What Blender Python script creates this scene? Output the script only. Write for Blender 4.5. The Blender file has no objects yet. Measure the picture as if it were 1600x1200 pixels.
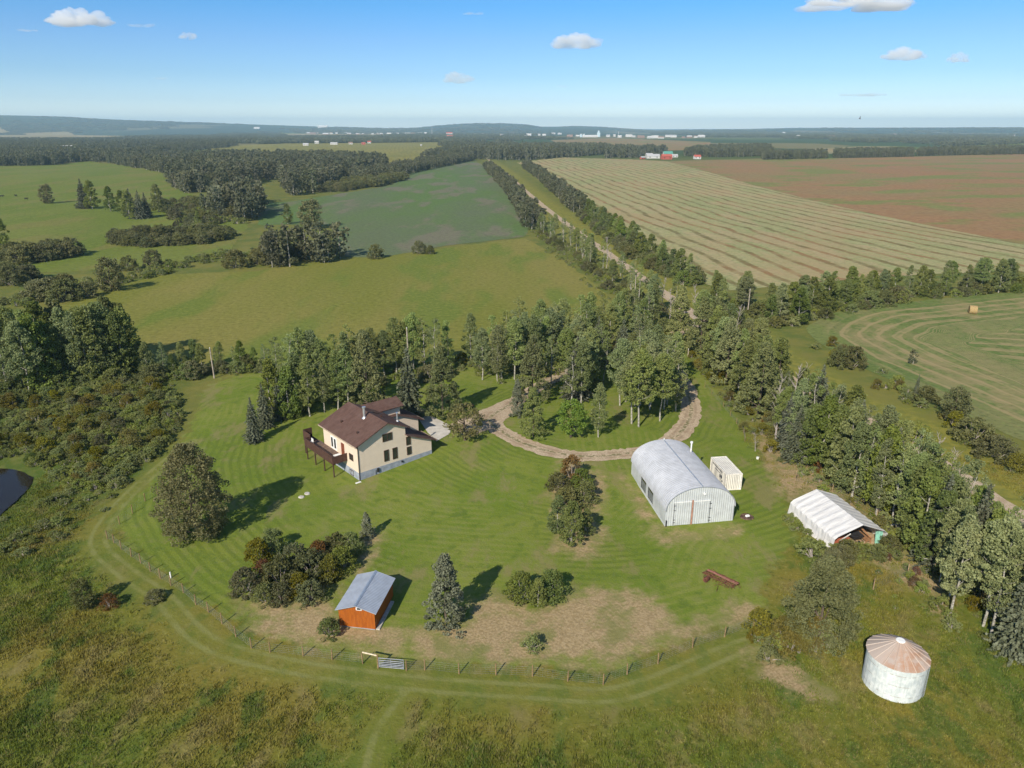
import bpy, math, random
import numpy as np
from mathutils import Vector, geometry
random.seed(7)
RS = np.random.RandomState(11)
scene = bpy.context.scene

# ------------------------------------------------------------------ camera, sky, sun, exposure
CAMH, FPX = 50.0, 1150.0
PITCH = math.atan(400.0 / FPX)
cam = bpy.data.objects.new('camera', bpy.data.cameras.new('camera'))
scene.collection.objects.link(cam)
cam.location = (0, 0, CAMH)
cam.rotation_euler = (math.pi / 2 - PITCH, 0, 0)
cam.data.sensor_width = 36.0
cam.data.lens = 36.0 * FPX / 1600.0
cam.data.clip_start = 0.5
cam.data.clip_end = 80000
scene.camera = cam

SUN_EL = math.radians(35)
SUN_VEC = Vector((-0.45, -0.89, 0)).normalized() * math.cos(SUN_EL) + Vector((0, 0, math.sin(SUN_EL)))
world = bpy.data.worlds.new("World")
scene.world = world
world.use_nodes = True
wn = world.node_tree
bgn = wn.nodes['Background']
sky = wn.nodes.new('ShaderNodeTexSky')
sky.sky_type = 'NISHITA'
sky.sun_disc = False
sky.sun_elevation = SUN_EL
sky.sun_rotation = math.atan2(SUN_VEC.x, SUN_VEC.y)
sky.altitude = 600
sky.air_density = 1.0
sky.dust_density = 0.3
sky.ozone_density = 2.5
tc = wn.nodes.new('ShaderNodeTexCoord'); sx_ = wn.nodes.new('ShaderNodeSeparateXYZ'); wn.links.new(tc.outputs['Generated'], sx_.inputs[0])
rp = wn.nodes.new('ShaderNodeValToRGB'); wn.links.new(sx_.outputs[2], rp.inputs[0])
rp.color_ramp.elements[0].position = 0.0; rp.color_ramp.elements[0].color = (1.45, 1.50, 1.70, 1)
rp.color_ramp.elements[1].position = 0.7; rp.color_ramp.elements[1].color = (0.95, 0.98, 0.95, 1)
for q_, c_ in ((0.0115, (1.25, 1.32, 1.52)), (0.032, (0.78, 0.93, 1.20)), (0.061, (0.56, 0.77, 1.05)), (0.101, (0.46, 0.71, 1.04)), (0.14, (0.30, 0.69, 1.04)), (0.26, (0.45, 0.72, 1.0))):
    rp.color_ramp.elements.new(q_).color = (*c_, 1)
mx = wn.nodes.new('ShaderNodeMix'); mx.data_type = 'RGBA'; mx.blend_type = 'MULTIPLY'; mx.inputs[0].default_value = 1
wn.links.new(sky.outputs[0], mx.inputs[6]); wn.links.new(rp.outputs[0], mx.inputs[7]); wn.links.new(mx.outputs[2], bgn.inputs[0])
bgn.inputs[1].default_value = 0.105
sl = bpy.data.lights.new('sun', 'SUN')
sl.energy = 5.0
sl.angle = math.radians(0.5)
sl.color = (1.0, 0.91, 0.77)
so = bpy.data.objects.new('sun', sl)
scene.collection.objects.link(so)
so.rotation_euler = (-SUN_VEC).to_track_quat('-Z', 'Y').to_euler()
scene.view_settings.view_transform = 'Standard'
scene.view_settings.look = 'None'
scene.view_settings.exposure = 0.3
scene.view_settings.gamma = 1.0
scene.render.engine = 'CYCLES'
scene.cycles.max_bounces = 64
scene.cycles.diffuse_bounces = 3
scene.cycles.transmission_bounces = 3
scene.cycles.transparent_max_bounces = 12
scene.cycles.volume_bounces = 64
scene.cycles.use_adaptive_sampling = True
scene.cycles.adaptive_threshold = 0.02
scene.cycles.use_denoising = True

# ------------------------------------------------------------------ terrain
def sstep(a, b, x):
    t = np.clip((np.asarray(x, float) - a) / (b - a), 0, 1)
    return t * t * (3 - 2 * t)
HILL = np.array([(-900, 196), (-300, 184), (0, 181), (100, 183), (200, 188), (300, 191), (400, 194), (500, 197), (600, 199.3),
                 (650, 198.6), (690, 195), (720, 193), (760, 192.2), (800, 192.6), (825, 194), (845, 197), (870, 197.2), (895, 196),
                 (940, 197.4), (987, 201), (1025, 203.2), (1100, 201.5), (1200, 199.6), (1250, 198.6), (1600, 198.2), (1900, 198), (2600, 200)], float)
def hfun(x, y):
    x = np.asarray(x, float); y = np.asarray(y, float)
    r = np.hypot(x, y)
    A = 2.0 * sstep(150, 500, r) * (1 - 0.75 * sstep(900, 2200, r))
    z = A * (np.sin(x / 170 + 1.0) * np.cos(y / 210) + 0.5 * np.sin(x / 95 - y / 140))
    z += 1.4 * np.exp(-((x + 8) ** 2 + (y - 118) ** 2) / (2 * 14.0 ** 2))
    z += 0.22 * np.sin(x / 13 + 0.6) * np.sin(y / 17) * (1 - sstep(140, 260, r))
    z -= 3.2 * np.exp(-((x + 84) ** 2 + (y - 98) ** 2) / (2 * 17.0 ** 2))
    z -= 2.0 * np.exp(-((x + 175) ** 2 + (y - 430) ** 2) / (2 * 45.0 ** 2))
    k = np.where(y > 10, 800 + FPX / math.cos(PITCH) * x / np.maximum(y, 10), np.where(x > 0, 2600, -900))
    hy = np.interp(k, HILL[:, 0], HILL[:, 1])
    nz = 6 * np.sin(x / 900) + 5 * np.sin(x / 330 + y / 700)
    D = np.maximum(r, 1)
    z += (CAMH + ((200 - hy) / FPX * 11300 - 10) * np.clip(y / np.maximum(r, 1), 0.3, 1) + 0.25 * nz) * sstep(6500, 11500, D) * (1 - 0.6 * sstep(12500, 20000, D))
    return z
def hz(x, y): return float(hfun(x, y))
CP, SP = math.cos(PITCH), math.sin(PITCH)
def G(px, py, dz=0.0):
    u, v = (px - 800) / FPX, (py - 600) / FPX
    fw, dn = CP - v * SP, SP + v * CP
    dn = max(dn, 0.004)
    z = 0.0
    for _ in range(40):
        d = (CAMH - z - dz) / dn
        z = 0.5 * z + 0.5 * hz(u * d, fw * d)
    d = (CAMH - z - dz) / dn
    return (u * d, fw * d)
def GP(pts): return [G(*p) for p in pts]

def seg_dist(P, a, b):
    a = np.array(a); b = np.array(b); ab = b - a
    t = np.clip(((P - a) @ ab) / max(ab @ ab, 1e-9), 0, 1)
    return np.hypot(*(P - a - t[:, None] * ab).T)
def poly_sdf(P, poly):            # positive inside
    d = np.full(len(P), 1e9); ins = np.zeros(len(P), bool)
    n = len(poly)
    for i in range(n):
        a, b = poly[i], poly[(i + 1) % n]
        d = np.minimum(d, seg_dist(P, a, b))
        if a[1] != b[1]:
            c = ((a[1] > P[:, 1]) != (b[1] > P[:, 1])) & (P[:, 0] < (b[0] - a[0]) * (P[:, 1] - a[1]) / (b[1] - a[1]) + a[0])
            ins ^= c
    return np.where(ins, d, -d)
def line_dist(P, line):
    d = np.full(len(P), 1e9)
    for a, b in zip(line[:-1], line[1:]): d = np.minimum(d, seg_dist(P, a, b))
    return d
def smooth_line(pts, n=8, closed=False):   # Catmull-Rom
    pts = [np.array(p, float) for p in pts]
    out = []; N = len(pts)
    rng = range(N if closed else N - 1)
    for i in rng:
        g = (lambda k: pts[k % N]) if closed else (lambda k: pts[min(max(k, 0), N - 1)])
        p0, p1, p2, p3 = g(i - 1), g(i), g(i + 1), g(i + 2)
        for j in range(n):
            t = j / n
            out.append(tuple(0.5 * ((2 * p1) + (-p0 + p2) * t + (2 * p0 - 5 * p1 + 4 * p2 - p3) * t * t + (-p0 + 3 * p1 - 3 * p2 + p3) * t ** 3)))
    if not closed: out.append(tuple(pts[-1]))
    return out

# ------------------------------------------------------------------ object helpers
def link(o): scene.collection.objects.link(o); return o
def tag(o, label=None, cat=None, group=None, kind=None):
    if label: o['label'] = label
    if cat: o['category'] = cat
    if group: o['group'] = group
    if kind: o['kind'] = kind
    return o
def empty(name, loc, rz=0.0, sc=None):
    o = link(bpy.data.objects.new(name, None)); o.location = loc; o.rotation_euler = (0, 0, rz)
    o.empty_display_size = 0.5
    if sc: o.scale = sc
    return o
def npmesh(name, V, F, mats=(), mi=None, attrs=None, smooth=False):
    V = np.asarray(V, np.float32); F = np.asarray(F, np.int32)
    me = bpy.data.meshes.new(name)
    n, k = F.shape
    me.vertices.add(len(V)); me.vertices.foreach_set('co', V.ravel())
    me.loops.add(n * k); me.loops.foreach_set('vertex_index', F.ravel())
    me.polygons.add(n)
    me.polygons.foreach_set('loop_start', np.arange(0, n * k, k, dtype=np.int32))
    me.polygons.foreach_set('loop_total', np.full(n, k, np.int32))
    if mi is not None: me.polygons.foreach_set('material_index', np.asarray(mi, np.int32))
    me.polygons.foreach_set('use_smooth', np.full(n, smooth, bool))
    for m in mats: me.materials.append(m)
    for k_, a in (attrs or {}).items():
        at = me.attributes.new(k_, 'FLOAT', 'POINT'); at.data.foreach_set('value', np.asarray(a, np.float32))
    me.update(calc_edges=True)
    return me
class MB:
    """collects shapes and links them as ONE mesh object"""
    def __init__(s): s.v = []; s.f = []; s.m = []
    def face(s, pts, mi=0):
        b = len(s.v); s.v += [tuple(p) for p in pts]; s.f.append(tuple(range(b, b + len(pts)))); s.m.append(mi); return s
    def box(s, x0, x1, y0, y1, z0, z1, mi=0):
        return s.hexa([(x0, y0, z0), (x1, y0, z0), (x1, y1, z0), (x0, y1, z0), (x0, y0, z1), (x1, y0, z1), (x1, y1, z1), (x0, y1, z1)], mi)
    def hexa(s, c, mi=0):
        b = len(s.v); s.v += [tuple(p) for p in c]
        for f in ((0, 3, 2, 1), (4, 5, 6, 7), (0, 1, 5, 4), (1, 2, 6, 5), (2, 3, 7, 6), (3, 0, 4, 7)):
            s.f.append(tuple(b + i for i in f)); s.m.append(mi)
        return s
    def slab(s, quad, th, mi=0):       # quad (ccw seen from above) thickened downwards
        q = [Vector(p) for p in quad]
        n = (q[1] - q[0]).cross(q[3] - q[0]).normalized()
        return s.hexa([p - n * th for p in q] + q, mi)
    def prism(s, prof, a, b, mi=0, axis='y'):   # profile in (x,z) extruded along y from a to b
        n = len(prof); k = len(s.v)
        P = (lambda p, t: (p[0], t, p[1])) if axis == 'y' else (lambda p, t: (t, p[0], p[1]))
        s.v += [P(p, a) for p in prof] + [P(p, b) for p in prof]
        s.f.append(tuple(k + i for i in range(n))); s.f.append(tuple(k + n + i for i in reversed(range(n)))); s.m += [mi, mi]
        for i in range(n):
            j = (i + 1) % n; s.f.append((k + j, k + i, k + n + i, k + n + j)); s.m.append(mi)
        return s
    def tube(s, p, r, n=6, mi=0, cap=True):
        p = [Vector(q) for q in p]
        if not hasattr(r, '__len__'): r = [r] * len(p)
        k = len(s.v)
        for i, q in enumerate(p):
            d = (p[min(i + 1, len(p) - 1)] - p[max(i - 1, 0)]).normalized()
            u = d.orthogonal().normalized() if abs(d.z) > 0.9 else d.cross(Vector((0, 0, 1))).normalized()
            if abs(d.z) > 0.9: u = (Vector((1, 0, 0)) - d * d.x).normalized()
            w = d.cross(u)
            for j in range(n):
                a = 2 * math.pi * j / n
                s.v.append(tuple(q + (u * math.cos(a) + w * math.sin(a)) * r[i]))
        for i in range(len(p) - 1):
            for j in range(n):
                a = k + i * n + j; b = k + i * n + (j + 1) % n
                s.f.append((a, b, b + n, a + n)); s.m.append(mi)
        if cap:
            s.f.append(tuple(k + j for j in reversed(range(n)))); s.f.append(tuple(k + (len(p) - 1) * n + j for j in range(n))); s.m += [mi, mi]
        return s
    def mesh(s, name, mats, smooth=False):
        me = bpy.data.meshes.new(name); me.from_pydata(s.v, [], s.f)
        for m in (mats if isinstance(mats, (list, tuple)) else [mats]): me.materials.append(m)
        me.polygons.foreach_set('material_index', s.m)
        me.polygons.foreach_set('use_smooth', [smooth] * len(s.f))
        me.update(); return me
    def build(s, name, mats, parent=None, smooth=False, loc=None, rz=None):
        o = link(bpy.data.objects.new(name, s.mesh(name, mats, smooth)))
        if parent: o.parent = parent
        if loc is not None: o.location = loc
        if rz is not None: o.rotation_euler = (0, 0, rz)
        return o

# ------------------------------------------------------------------ material helpers
class NT:
    def __init__(s, name, rough=0.9, spec=0.2):
        s.mat = bpy.data.materials.new(name); s.mat.use_nodes = True
        s.t = s.mat.node_tree; s.b = s.t.nodes['Principled BSDF']; s.out = s.t.nodes['Material Output']
        s.b.inputs['Roughness'].default_value = rough
        s.b.inputs['Specular IOR Level'].default_value = spec
    def n(s, typ, ins=None, **kw):
        nd = s.t.nodes.new('ShaderNode' + typ)
        for k, v in kw.items(): setattr(nd, k, v)
        for k, v in (ins or {}).items(): s.set(nd.inputs[k], v)
        return nd
    def set(s, sock, v):
        if isinstance(v, bpy.types.NodeSocket): s.t.links.new(v, sock)
        elif v is not None:
            if hasattr(v, '__len__') and len(v) == 3 and sock.type == 'RGBA': v = (*v, 1)
            sock.default_value = v
    def pos(s): return s.n('NewGeometry').outputs['Position']
    def obj(s): return s.n('TexCoord').outputs['Object']
    def mapv(s, v, scale=(1, 1, 1), rot=(0, 0, 0)): return s.n('Mapping', {'Vector': v, 'Scale': scale, 'Rotation': rot}).outputs[0]
    def noise(s, v, scale, detail=3, rough=0.55, dist=0.0): return s.n('TexNoise', {'Vector': v, 'Scale': scale, 'Detail': detail, 'Roughness': rough, 'Distortion': dist}).outputs['Fac']
    def m(s, op, a, b=0.0, c=None, clamp=False):
        nd = s.n('Math', {0: a, 1: b}, operation=op, use_clamp=clamp)
        if c is not None: s.set(nd.inputs[2], c)
        return nd.outputs[0]
    def ss(s, x, a, b): return s.n('MapRange', {'Value': x, 'From Min': a, 'From Max': b, 'To Min': 0.0, 'To Max': 1.0}, interpolation_type='SMOOTHSTEP').outputs[0]
    def mix(s, f, a, b, mode='MIX'):
        nd = s.n('Mix', data_type='RGBA', blend_type=mode); nd.clamp_factor = True
        s.set(nd.inputs[0], f); s.set(nd.inputs[6], a); s.set(nd.inputs[7], b); return nd.outputs[2]
    def attr(s, name): return s.n('Attribute', attribute_name=name).outputs['Fac']
    def bump(s, h, strength=0.5, dist=0.05): s.set(s.b.inputs['Normal'], s.n('Bump', {'Height': h, 'Strength': strength, 'Distance': dist}).outputs[0])
    def col(s, c): s.set(s.b.inputs['Base Color'], c); return s
def plain(name, c, rough=0.8, spec=0.3, var=0.15, scale=3.0, metal=0.0, bump=0.0):
    t = NT(name, rough, spec)
    p = t.obj(); n = t.noise(p, scale, 5)
    c2 = tuple(x * (1 - var * 1.6) for x in c); c1 = tuple(min(1, x * (1 + var)) for x in c)
    t.col(t.mix(t.ss(n, 0.3, 0.7), c1, c2)); t.b.inputs['Metallic'].default_value = metal
    if bump: t.bump(n, bump, 0.03)
    return t.mat
def foliage(name, c, c2, trans=0.38, hue=0.02):
    t = NT(name, 0.65, 0.25)
    r = t.n('ObjectInfo').outputs['Random']
    p = t.pos()
    n = t.noise(p, 0.9, 2)
    w = t.n('TexWhiteNoise', {0: t.n('VectorMath', {0: t.mapv(p, (2.2, 2.2, 2.2))}, operation='FLOOR').outputs[0]}).outputs[0]
    f = t.m('ADD', t.m('MULTIPLY', t.ss(n, 0.3, 0.7), 0.6), t.m('MULTIPLY', w, 0.4))
    c = tuple(min(0.6, x * q_) for x, q_ in zip(c, (1.20, 1.14, 1.22))); c2 = tuple(x * q_ for x, q_ in zip(c2, (1.26, 1.16, 1.22)))
    k = t.mix(f, c, c2)
    k = t.n('HueSaturation', {'Hue': t.m('ADD', 0.5 - hue, t.m('MULTIPLY', r, 2 * hue)), 'Saturation': t.m('ADD', 0.85, t.m('MULTIPLY', t.m('FRACT', t.m('MULTIPLY', r, 7.3)), 0.3)),
                              'Value': t.m('ADD', 0.78, t.m('MULTIPLY', t.m('FRACT', t.m('MULTIPLY', r, 13.7)), 0.5)), 'Color': k}).outputs[0]
    t.col(k)
    tr = t.n('BsdfTranslucent', {'Color': t.mix(0.5, k, tuple(min(1, x * 1.6) for x in c2))})
    ms = t.n('MixShader', {0: trans}); t.t.links.new(t.b.outputs[0], ms.inputs[1]); t.t.links.new(tr.outputs[0], ms.inputs[2])
    t.t.links.new(ms.outputs[0], t.out.inputs[0])
    return t.mat

def meadow_colour(t, p):
    """olive, brown and green mix of tall grass, from world position"""
    s = t.mapv(p, (1, 1, 0.2), (0, 0, 0.5))
    big = t.noise(s, 0.045, 4, 0.6); mid = t.noise(t.mapv(p, (1, 0.55, 0.2), (0, 0, -0.5)), 0.22, 4, 0.65); fine = t.noise(s, 1.4, 4, 0.7)
    a = t.mix(t.ss(big, 0.40, 0.62), (0.112, 0.138, 0.020), (0.172, 0.148, 0.028))
    a = t.mix(t.m('MULTIPLY', t.ss(mid, 0.50, 0.62), 0.75), a, (0.068, 0.112, 0.020))
    a = t.mix(t.m('MULTIPLY', t.ss(mid, 0.47, 0.33), 0.6), a, (0.200, 0.165, 0.065))
    a = t.mix(t.m('MULTIPLY', t.ss(fine, 0.52, 0.72), 0.6), a, (0.27, 0.24, 0.075))
    a = t.mix(t.m('MULTIPLY', t.ss(fine, 0.46, 0.30), 0.7), a, (0.050, 0.065, 0.014))
    return a, fine, mid

# ------------------------------------------------------------------ regions of the ground (photo pixels -> world)
LAWN = smooth_line(GP([(175, 815), (215, 770), (262, 720), (285, 690), (305, 650), (318, 612), (345, 594), (430, 575), (560, 565), (700, 565),
           (790, 585), (880, 580), (960, 552), (1050, 538), (1088, 575), (1130, 625), (1180, 700), (1222, 760), (1235, 840), (1200, 900),
           (1190, 960), (1120, 985), (1040, 1010), (960, 1045), (830, 1043), (640, 1035), (470, 1010), (380, 975), (300, 925), (230, 875)]), 4, True)
TRACK = smooth_line(GP([(300, 690), (250, 730), (190, 785), (152, 845), (195, 893), (255, 935), (300, 985), (350, 1015), (450, 1040), (560, 1057), (700, 1072), (830, 1080), (950, 1086), (1040, 1060), (1120, 1025), (1190, 1000)]), 5)
TRACK2 = smooth_line(GP([(640, 1075), (610, 1110), (585, 1150), (570, 1210)]), 5)
DRY = [smooth_line(GP(p), 4, True) for p in (
    [(640, 985), (700, 975), (745, 935), (790, 925), (830, 950), (880, 930), (960, 915), (1030, 935), (1060, 985), (1000, 1025), (900, 1040), (790, 1038), (650, 1030)],
    [(390, 945), (430, 925), (520, 910), (535, 960), (640, 995), (640, 1030), (560, 1022), (470, 1008), (400, 985)],
    [(1050, 985), (1110, 960), (1170, 930), (1190, 970), (1110, 990), (1040, 1010)], [(585, 830), (600, 850), (570, 890), (545, 880), (560, 850)], [(870, 730), (930, 740), (945, 850), (900, 872), (870, 850)],
    [(1168, 1022), (1230, 1030), (1315, 1085), (1260, 1100), (1190, 1065)],
    [(1180, 640), (1235, 690), (1290, 740), (1350, 790), (1420, 850), (1480, 900), (1480, 970), (1420, 920), (1330, 860), (1240, 790), (1195, 730)],
    [(972, 735), (1000, 770), (1036, 828), (1060, 830), (1140, 822), (1160, 835), (1060, 850), (1015, 838)],
    [(560, 855), (590, 845), (580, 880), (560, 895)], [(870, 720), (935, 740), (945, 800), (925, 865), (870, 860), (925, 800)])]
ISLAND = GP([(790, 660), (840, 625), (900, 585), (960, 560), (1030, 550), (1060, 600), (1066, 640), (1045, 670), (980, 692), (900, 698), (840, 685)])
LEFTLUSH = smooth_line(GP([(-200, 640), (100, 600), (260, 590), (285, 650), (250, 720), (150, 800), (60, 860), (-200, 900)]), 3, True)

ROADA, ROADB = G(779, 262), G(1500, 746)
RDIR = (Vector(ROADB) - Vector(ROADA)).normalized()
ROADL = smooth_line([tuple(Vector(ROADA) - RDIR * 900), tuple(Vector(ROADA)), G(836, 311), G(995, 428), G(1190, 565), G(1330, 645), tuple(Vector(ROADB)), tuple(Vector(ROADB) + RDIR * 160)], 5)
# ------------------------------------------------------------------ ground: one sheet to the horizon
def make_ground():
    rad = [6.0]
    while rad[-1] < 36000: rad.append(rad[-1] * 1.0135)
    rad = np.array(rad)
    th = np.radians(np.concatenate([np.arange(-180, -60, 3.0), np.arange(-60, 60, 0.3), np.arange(60, 180, 3.0)]))
    R, T = np.meshgrid(rad, th, indexing='ij')
    X, Y = R * np.sin(T), R * np.cos(T)
    nr, nt = R.shape
    V = np.stack([X.ravel(), Y.ravel(), hfun(X, Y).ravel()], 1)
    idx = np.arange(nr * nt).reshape(nr, nt)
    idn = np.roll(idx, -1, axis=1)
    F = np.stack([idx[:-1].ravel(), idx[1:].ravel(), idn[1:].ravel(), idn[:-1].ravel()], 1)[:, ::-1]
    # centre fan closed by a vertex
    V = np.vstack([V, [[0, 0, hz(0, 0)]]])
    P = V[:, :2]; near = np.hypot(P[:, 0], P[:, 1]) < 420
    def A(fn, far):
        a = np.full(len(P), float(far)); a[near] = fn(P[near]); return a
    at = dict(lawn=A(lambda q: poly_sdf(q, LAWN), -99), track=A(lambda q: np.minimum(line_dist(q, TRACK), 0.8 + line_dist(q, TRACK2)), 99),
              dry=A(lambda q: np.max([poly_sdf(q, d) for d in DRY], axis=0), -99), isl=A(lambda q: poly_sdf(q, ISLAND), -99),
              lush=A(lambda q: poly_sdf(q, LEFTLUSH), -99), verge=line_dist(P, ROADL), rad=np.hypot(P[:, 0], P[:, 1]))
    t = NT('ground', 0.95, 0.1)
    p = t.pos()
    mc, fine, mid = meadow_colour(t, p)
    n1 = t.noise(p, 0.5, 4, 0.6); n2 = t.noise(p, 0.09, 3, 0.6); n3 = t.noise(p, 3.5, 3, 0.7); n0 = t.noise(p, 0.03, 3)
    # mown grass
    lawn = t.mix(t.ss(n2, 0.30, 0.70), (0.128, 0.180, 0.022), (0.172, 0.205, 0.034))
    lawn = t.mix(t.m('MULTIPLY', t.ss(n1, 0.50, 0.68), 0.5), lawn, (0.195, 0.200, 0.070))
    lawn = t.mix(t.m('MULTIPLY', t.ss(n1, 0.46, 0.34), 0.5), lawn, (0.080, 0.125, 0.022))
    lawn = t.mix(t.m('MULTIPLY', t.ss(n3, 0.55, 0.72), 0.45), lawn, (0.19, 0.20, 0.06))
    pm = t.noise(p, 0.035, 2); brk = t.ss(n1, 0.30, 0.55)
    wav = t.m('ADD', t.attr('isl'), t.m('MULTIPLY', n0, 4.0))
    st = t.m('MULTIPLY', t.m('MULTIPLY', t.ss(t.m('SINE', t.m('MULTIPLY', wav, 5.2)), -0.5, 0.8), brk), t.ss(pm, 0.49, 0.56))
    lawn = t.mix(t.m('MULTIPLY', st, 0.5), lawn, (0.078, 0.118, 0.016))
    wv2 = t.m('ADD', t.attr('lawn'), t.m('MULTIPLY', n0, 4.0))
    st = t.m('MULTIPLY', t.m('MULTIPLY', t.ss(t.m('SINE', t.m('MULTIPLY', wv2, 5.0)), -0.5, 0.8), brk), t.ss(pm, 0.51, 0.44))
    lawn = t.mix(t.m('MULTIPLY', st, 0.42), lawn, (0.220, 0.230, 0.060))
    lawn = t.mix(t.m('MULTIPLY', t.ss(t.noise(p, 9.0, 2, 0.7), 0.5, 0.68), 0.4), lawn, (0.055, 0.085, 0.012))
    wear = t.noise(t.mapv(p, (1, 0.45, 1), (0, 0, -0.5)), 0.16, 5, 0.7)
    lawn = t.mix(t.m('MULTIPLY', t.ss(wear, 0.53, 0.66), 0.7), lawn, (0.215, 0.185, 0.080))
    # rough green pasture beyond the yard
    past = t.mix(t.ss(n2, 0.35, 0.65), (0.100, 0.130, 0.030), (0.165, 0.160, 0.040))
    past = t.mix(t.m('MULTIPLY', t.ss(n1, 0.5, 0.7), 0.5), past, (0.20, 0.185, 0.045))
    c = t.mix(t.ss(t.attr('rad'), 105, 150), mc, past)
    c = t.mix(t.m('MULTIPLY', t.ss(t.attr('lush'), -4, 4), 0.75), c, t.mix(t.ss(n1, 0.4, 0.6), (0.05, 0.09, 0.015), (0.10, 0.12, 0.03)))
    vg = t.m('ADD', t.attr('verge'), t.m('MULTIPLY', t.m('SUBTRACT', n2, 0.5), 22.0))
    c = t.mix(t.m('MULTIPLY', t.ss(vg, 15, 8), 0.8), c, t.mix(t.ss(n1, 0.4, 0.62), (0.235, 0.215, 0.042), (0.150, 0.160, 0.034)))
    # far farmland patchwork
    cell = t.n('TexVoronoi', {'Vector': t.mapv(p, (1, 0.8, 0.0), (0, 0, 0.1)), 'Scale': 0.0016}, feature='F1', distance='CHEBYCHEV').outputs['Color']
    sep = t.n('SeparateColor', {0: cell}).outputs[0]
    farc = t.mix(t.ss(sep, 0.45, 0.55), (0.050, 0.080, 0.026), (0.17, 0.15, 0.06))
    farc = t.mix(t.ss(sep, 0.78, 0.82), farc, (0.10, 0.13, 0.035))
    c = t.mix(t.ss(t.attr('rad'), 1000, 1700), c, farc)
    c = t.mix(t.ss(t.attr('rad'), 3500, 6500), c, t.mix(t.ss(t.noise(t.mapv(p, (1, 0.35, 0)), 0.0012, 4), 0.55, 0.62), (0.040, 0.060, 0.032), (0.15, 0.14, 0.075)))
    e = t.m('ADD', t.attr('lawn'), t.m('MULTIPLY', t.m('SUBTRACT', n1, 0.5), 7.0))
    c = t.mix(t.ss(e, -0.7, 0.8), c, lawn)
    tr = t.m('ADD', t.attr('track'), t.m('MULTIPLY', t.m('SUBTRACT', n1, 0.5), 1.6))
    rut = t.ss(t.m('ABSOLUTE', t.m('SUBTRACT', t.attr('track'), 0.85)), 0.45, 0.1)
    c = t.mix(t.m('MULTIPLY', t.ss(tr, 3.2, 0.6), 0.5), c, t.mix(0.5, lawn, (0.15, 0.15, 0.035)))
    c = t.mix(t.m('MULTIPLY', rut, t.m('ADD', 0.25, t.m('MULTIPLY', t.ss(n1, 0.35, 0.6), 0.5))), c, (0.20, 0.205, 0.07))
    d = t.m('ADD', t.attr('dry'), t.m('MULTIPLY', t.m('SUBTRACT', t.noise(p, 0.35, 5, 0.65), 0.5), 9.0))
    dryc = t.mix(t.ss(n3, 0.3, 0.75), (0.26, 0.185, 0.10), (0.44, 0.325, 0.19))
    dryc = t.mix(t.m('MULTIPLY', t.ss(t.noise(p, 0.22, 5, 0.7), 0.46, 0.62), 0.75), dryc, (0.17, 0.175, 0.055))
    c = t.mix(t.m('MULTIPLY', t.ss(d, -1.2, 2.2), 0.9), c, dryc)
    t.col(c)
    hgt = t.m('ADD', t.m('MULTIPLY', n1, 0.6), t.m('MULTIPLY', n3, 0.4))
    t.bump(hgt, 0.75, 0.22)
    me = npmesh('ground', V, F, [t.mat], attrs=at, smooth=True)
    o = link(bpy.data.objects.new('ground', me)); tag(o, kind='structure')
make_ground()

FIELDS = []
def sheet(name, poly, mat, dz, step, jag=0.0, attrs=None, flat=None):
    """a ground sheet that follows the terrain, cut to a world-space outline"""
    poly = [tuple(p) for p in poly]
    B = []
    for i, a in enumerate(poly):
        b = poly[(i + 1) % len(poly)]; L = math.dist(a, b); k = max(1, int(L / step))
        nx, ny = (b[1] - a[1]) / max(L, 1e-6), -(b[0] - a[0]) / max(L, 1e-6)
        for j in range(k):
            s_ = j / k; w = random.uniform(-jag, jag) if jag else 0
            B.append((a[0] + (b[0] - a[0]) * s_ + nx * w, a[1] + (b[1] - a[1]) * s_ + ny * w))
    BA = np.array(B); x0, y0 = BA.min(0); x1, y1 = BA.max(0)
    st = max(step, math.sqrt((x1 - x0) * (y1 - y0) / 5000))
    gx, gy = np.meshgrid(np.arange(x0, x1, st), np.arange(y0, y1, st))
    Q = np.stack([gx.ravel(), gy.ravel()], 1)
    Q = Q[poly_sdf(Q, B) > 0.45 * min(st, step * 2)] if len(Q) else Q
    allp = [Vector(p) for p in B] + [Vector(p) for p in Q]
    vs, es, fs, *_ = geometry.delaunay_2d_cdt(allp, [], [tuple(range(len(B)))], 1, 1e-5)
    P = np.array([tuple(v) for v in vs])
    z = np.full(len(P), flat) if flat is not None else hfun(P[:, 0], P[:, 1]) + dz
    V = np.stack([P[:, 0], P[:, 1], z], 1)
    F = np.array([f if len(f) == 3 else f[:3] for f in fs])
    a, b, c = V[F[:, 0]], V[F[:, 1]], V[F[:, 2]]
    neg = ((b - a)[:, 0] * (c - a)[:, 1] - (b - a)[:, 1] * (c - a)[:, 0]) < 0
    F[neg] = F[neg][:, ::-1]
    at = {'edge': poly_sdf(P, poly)}
    FIELDS.append(poly)
    if attrs: at.update({k: f(P) for k, f in attrs.items()})
    o = link(bpy.data.objects.new(name, npmesh(name, V, F, [mat], attrs=at, smooth=True)))
    return tag(o, kind='structure')

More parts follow.
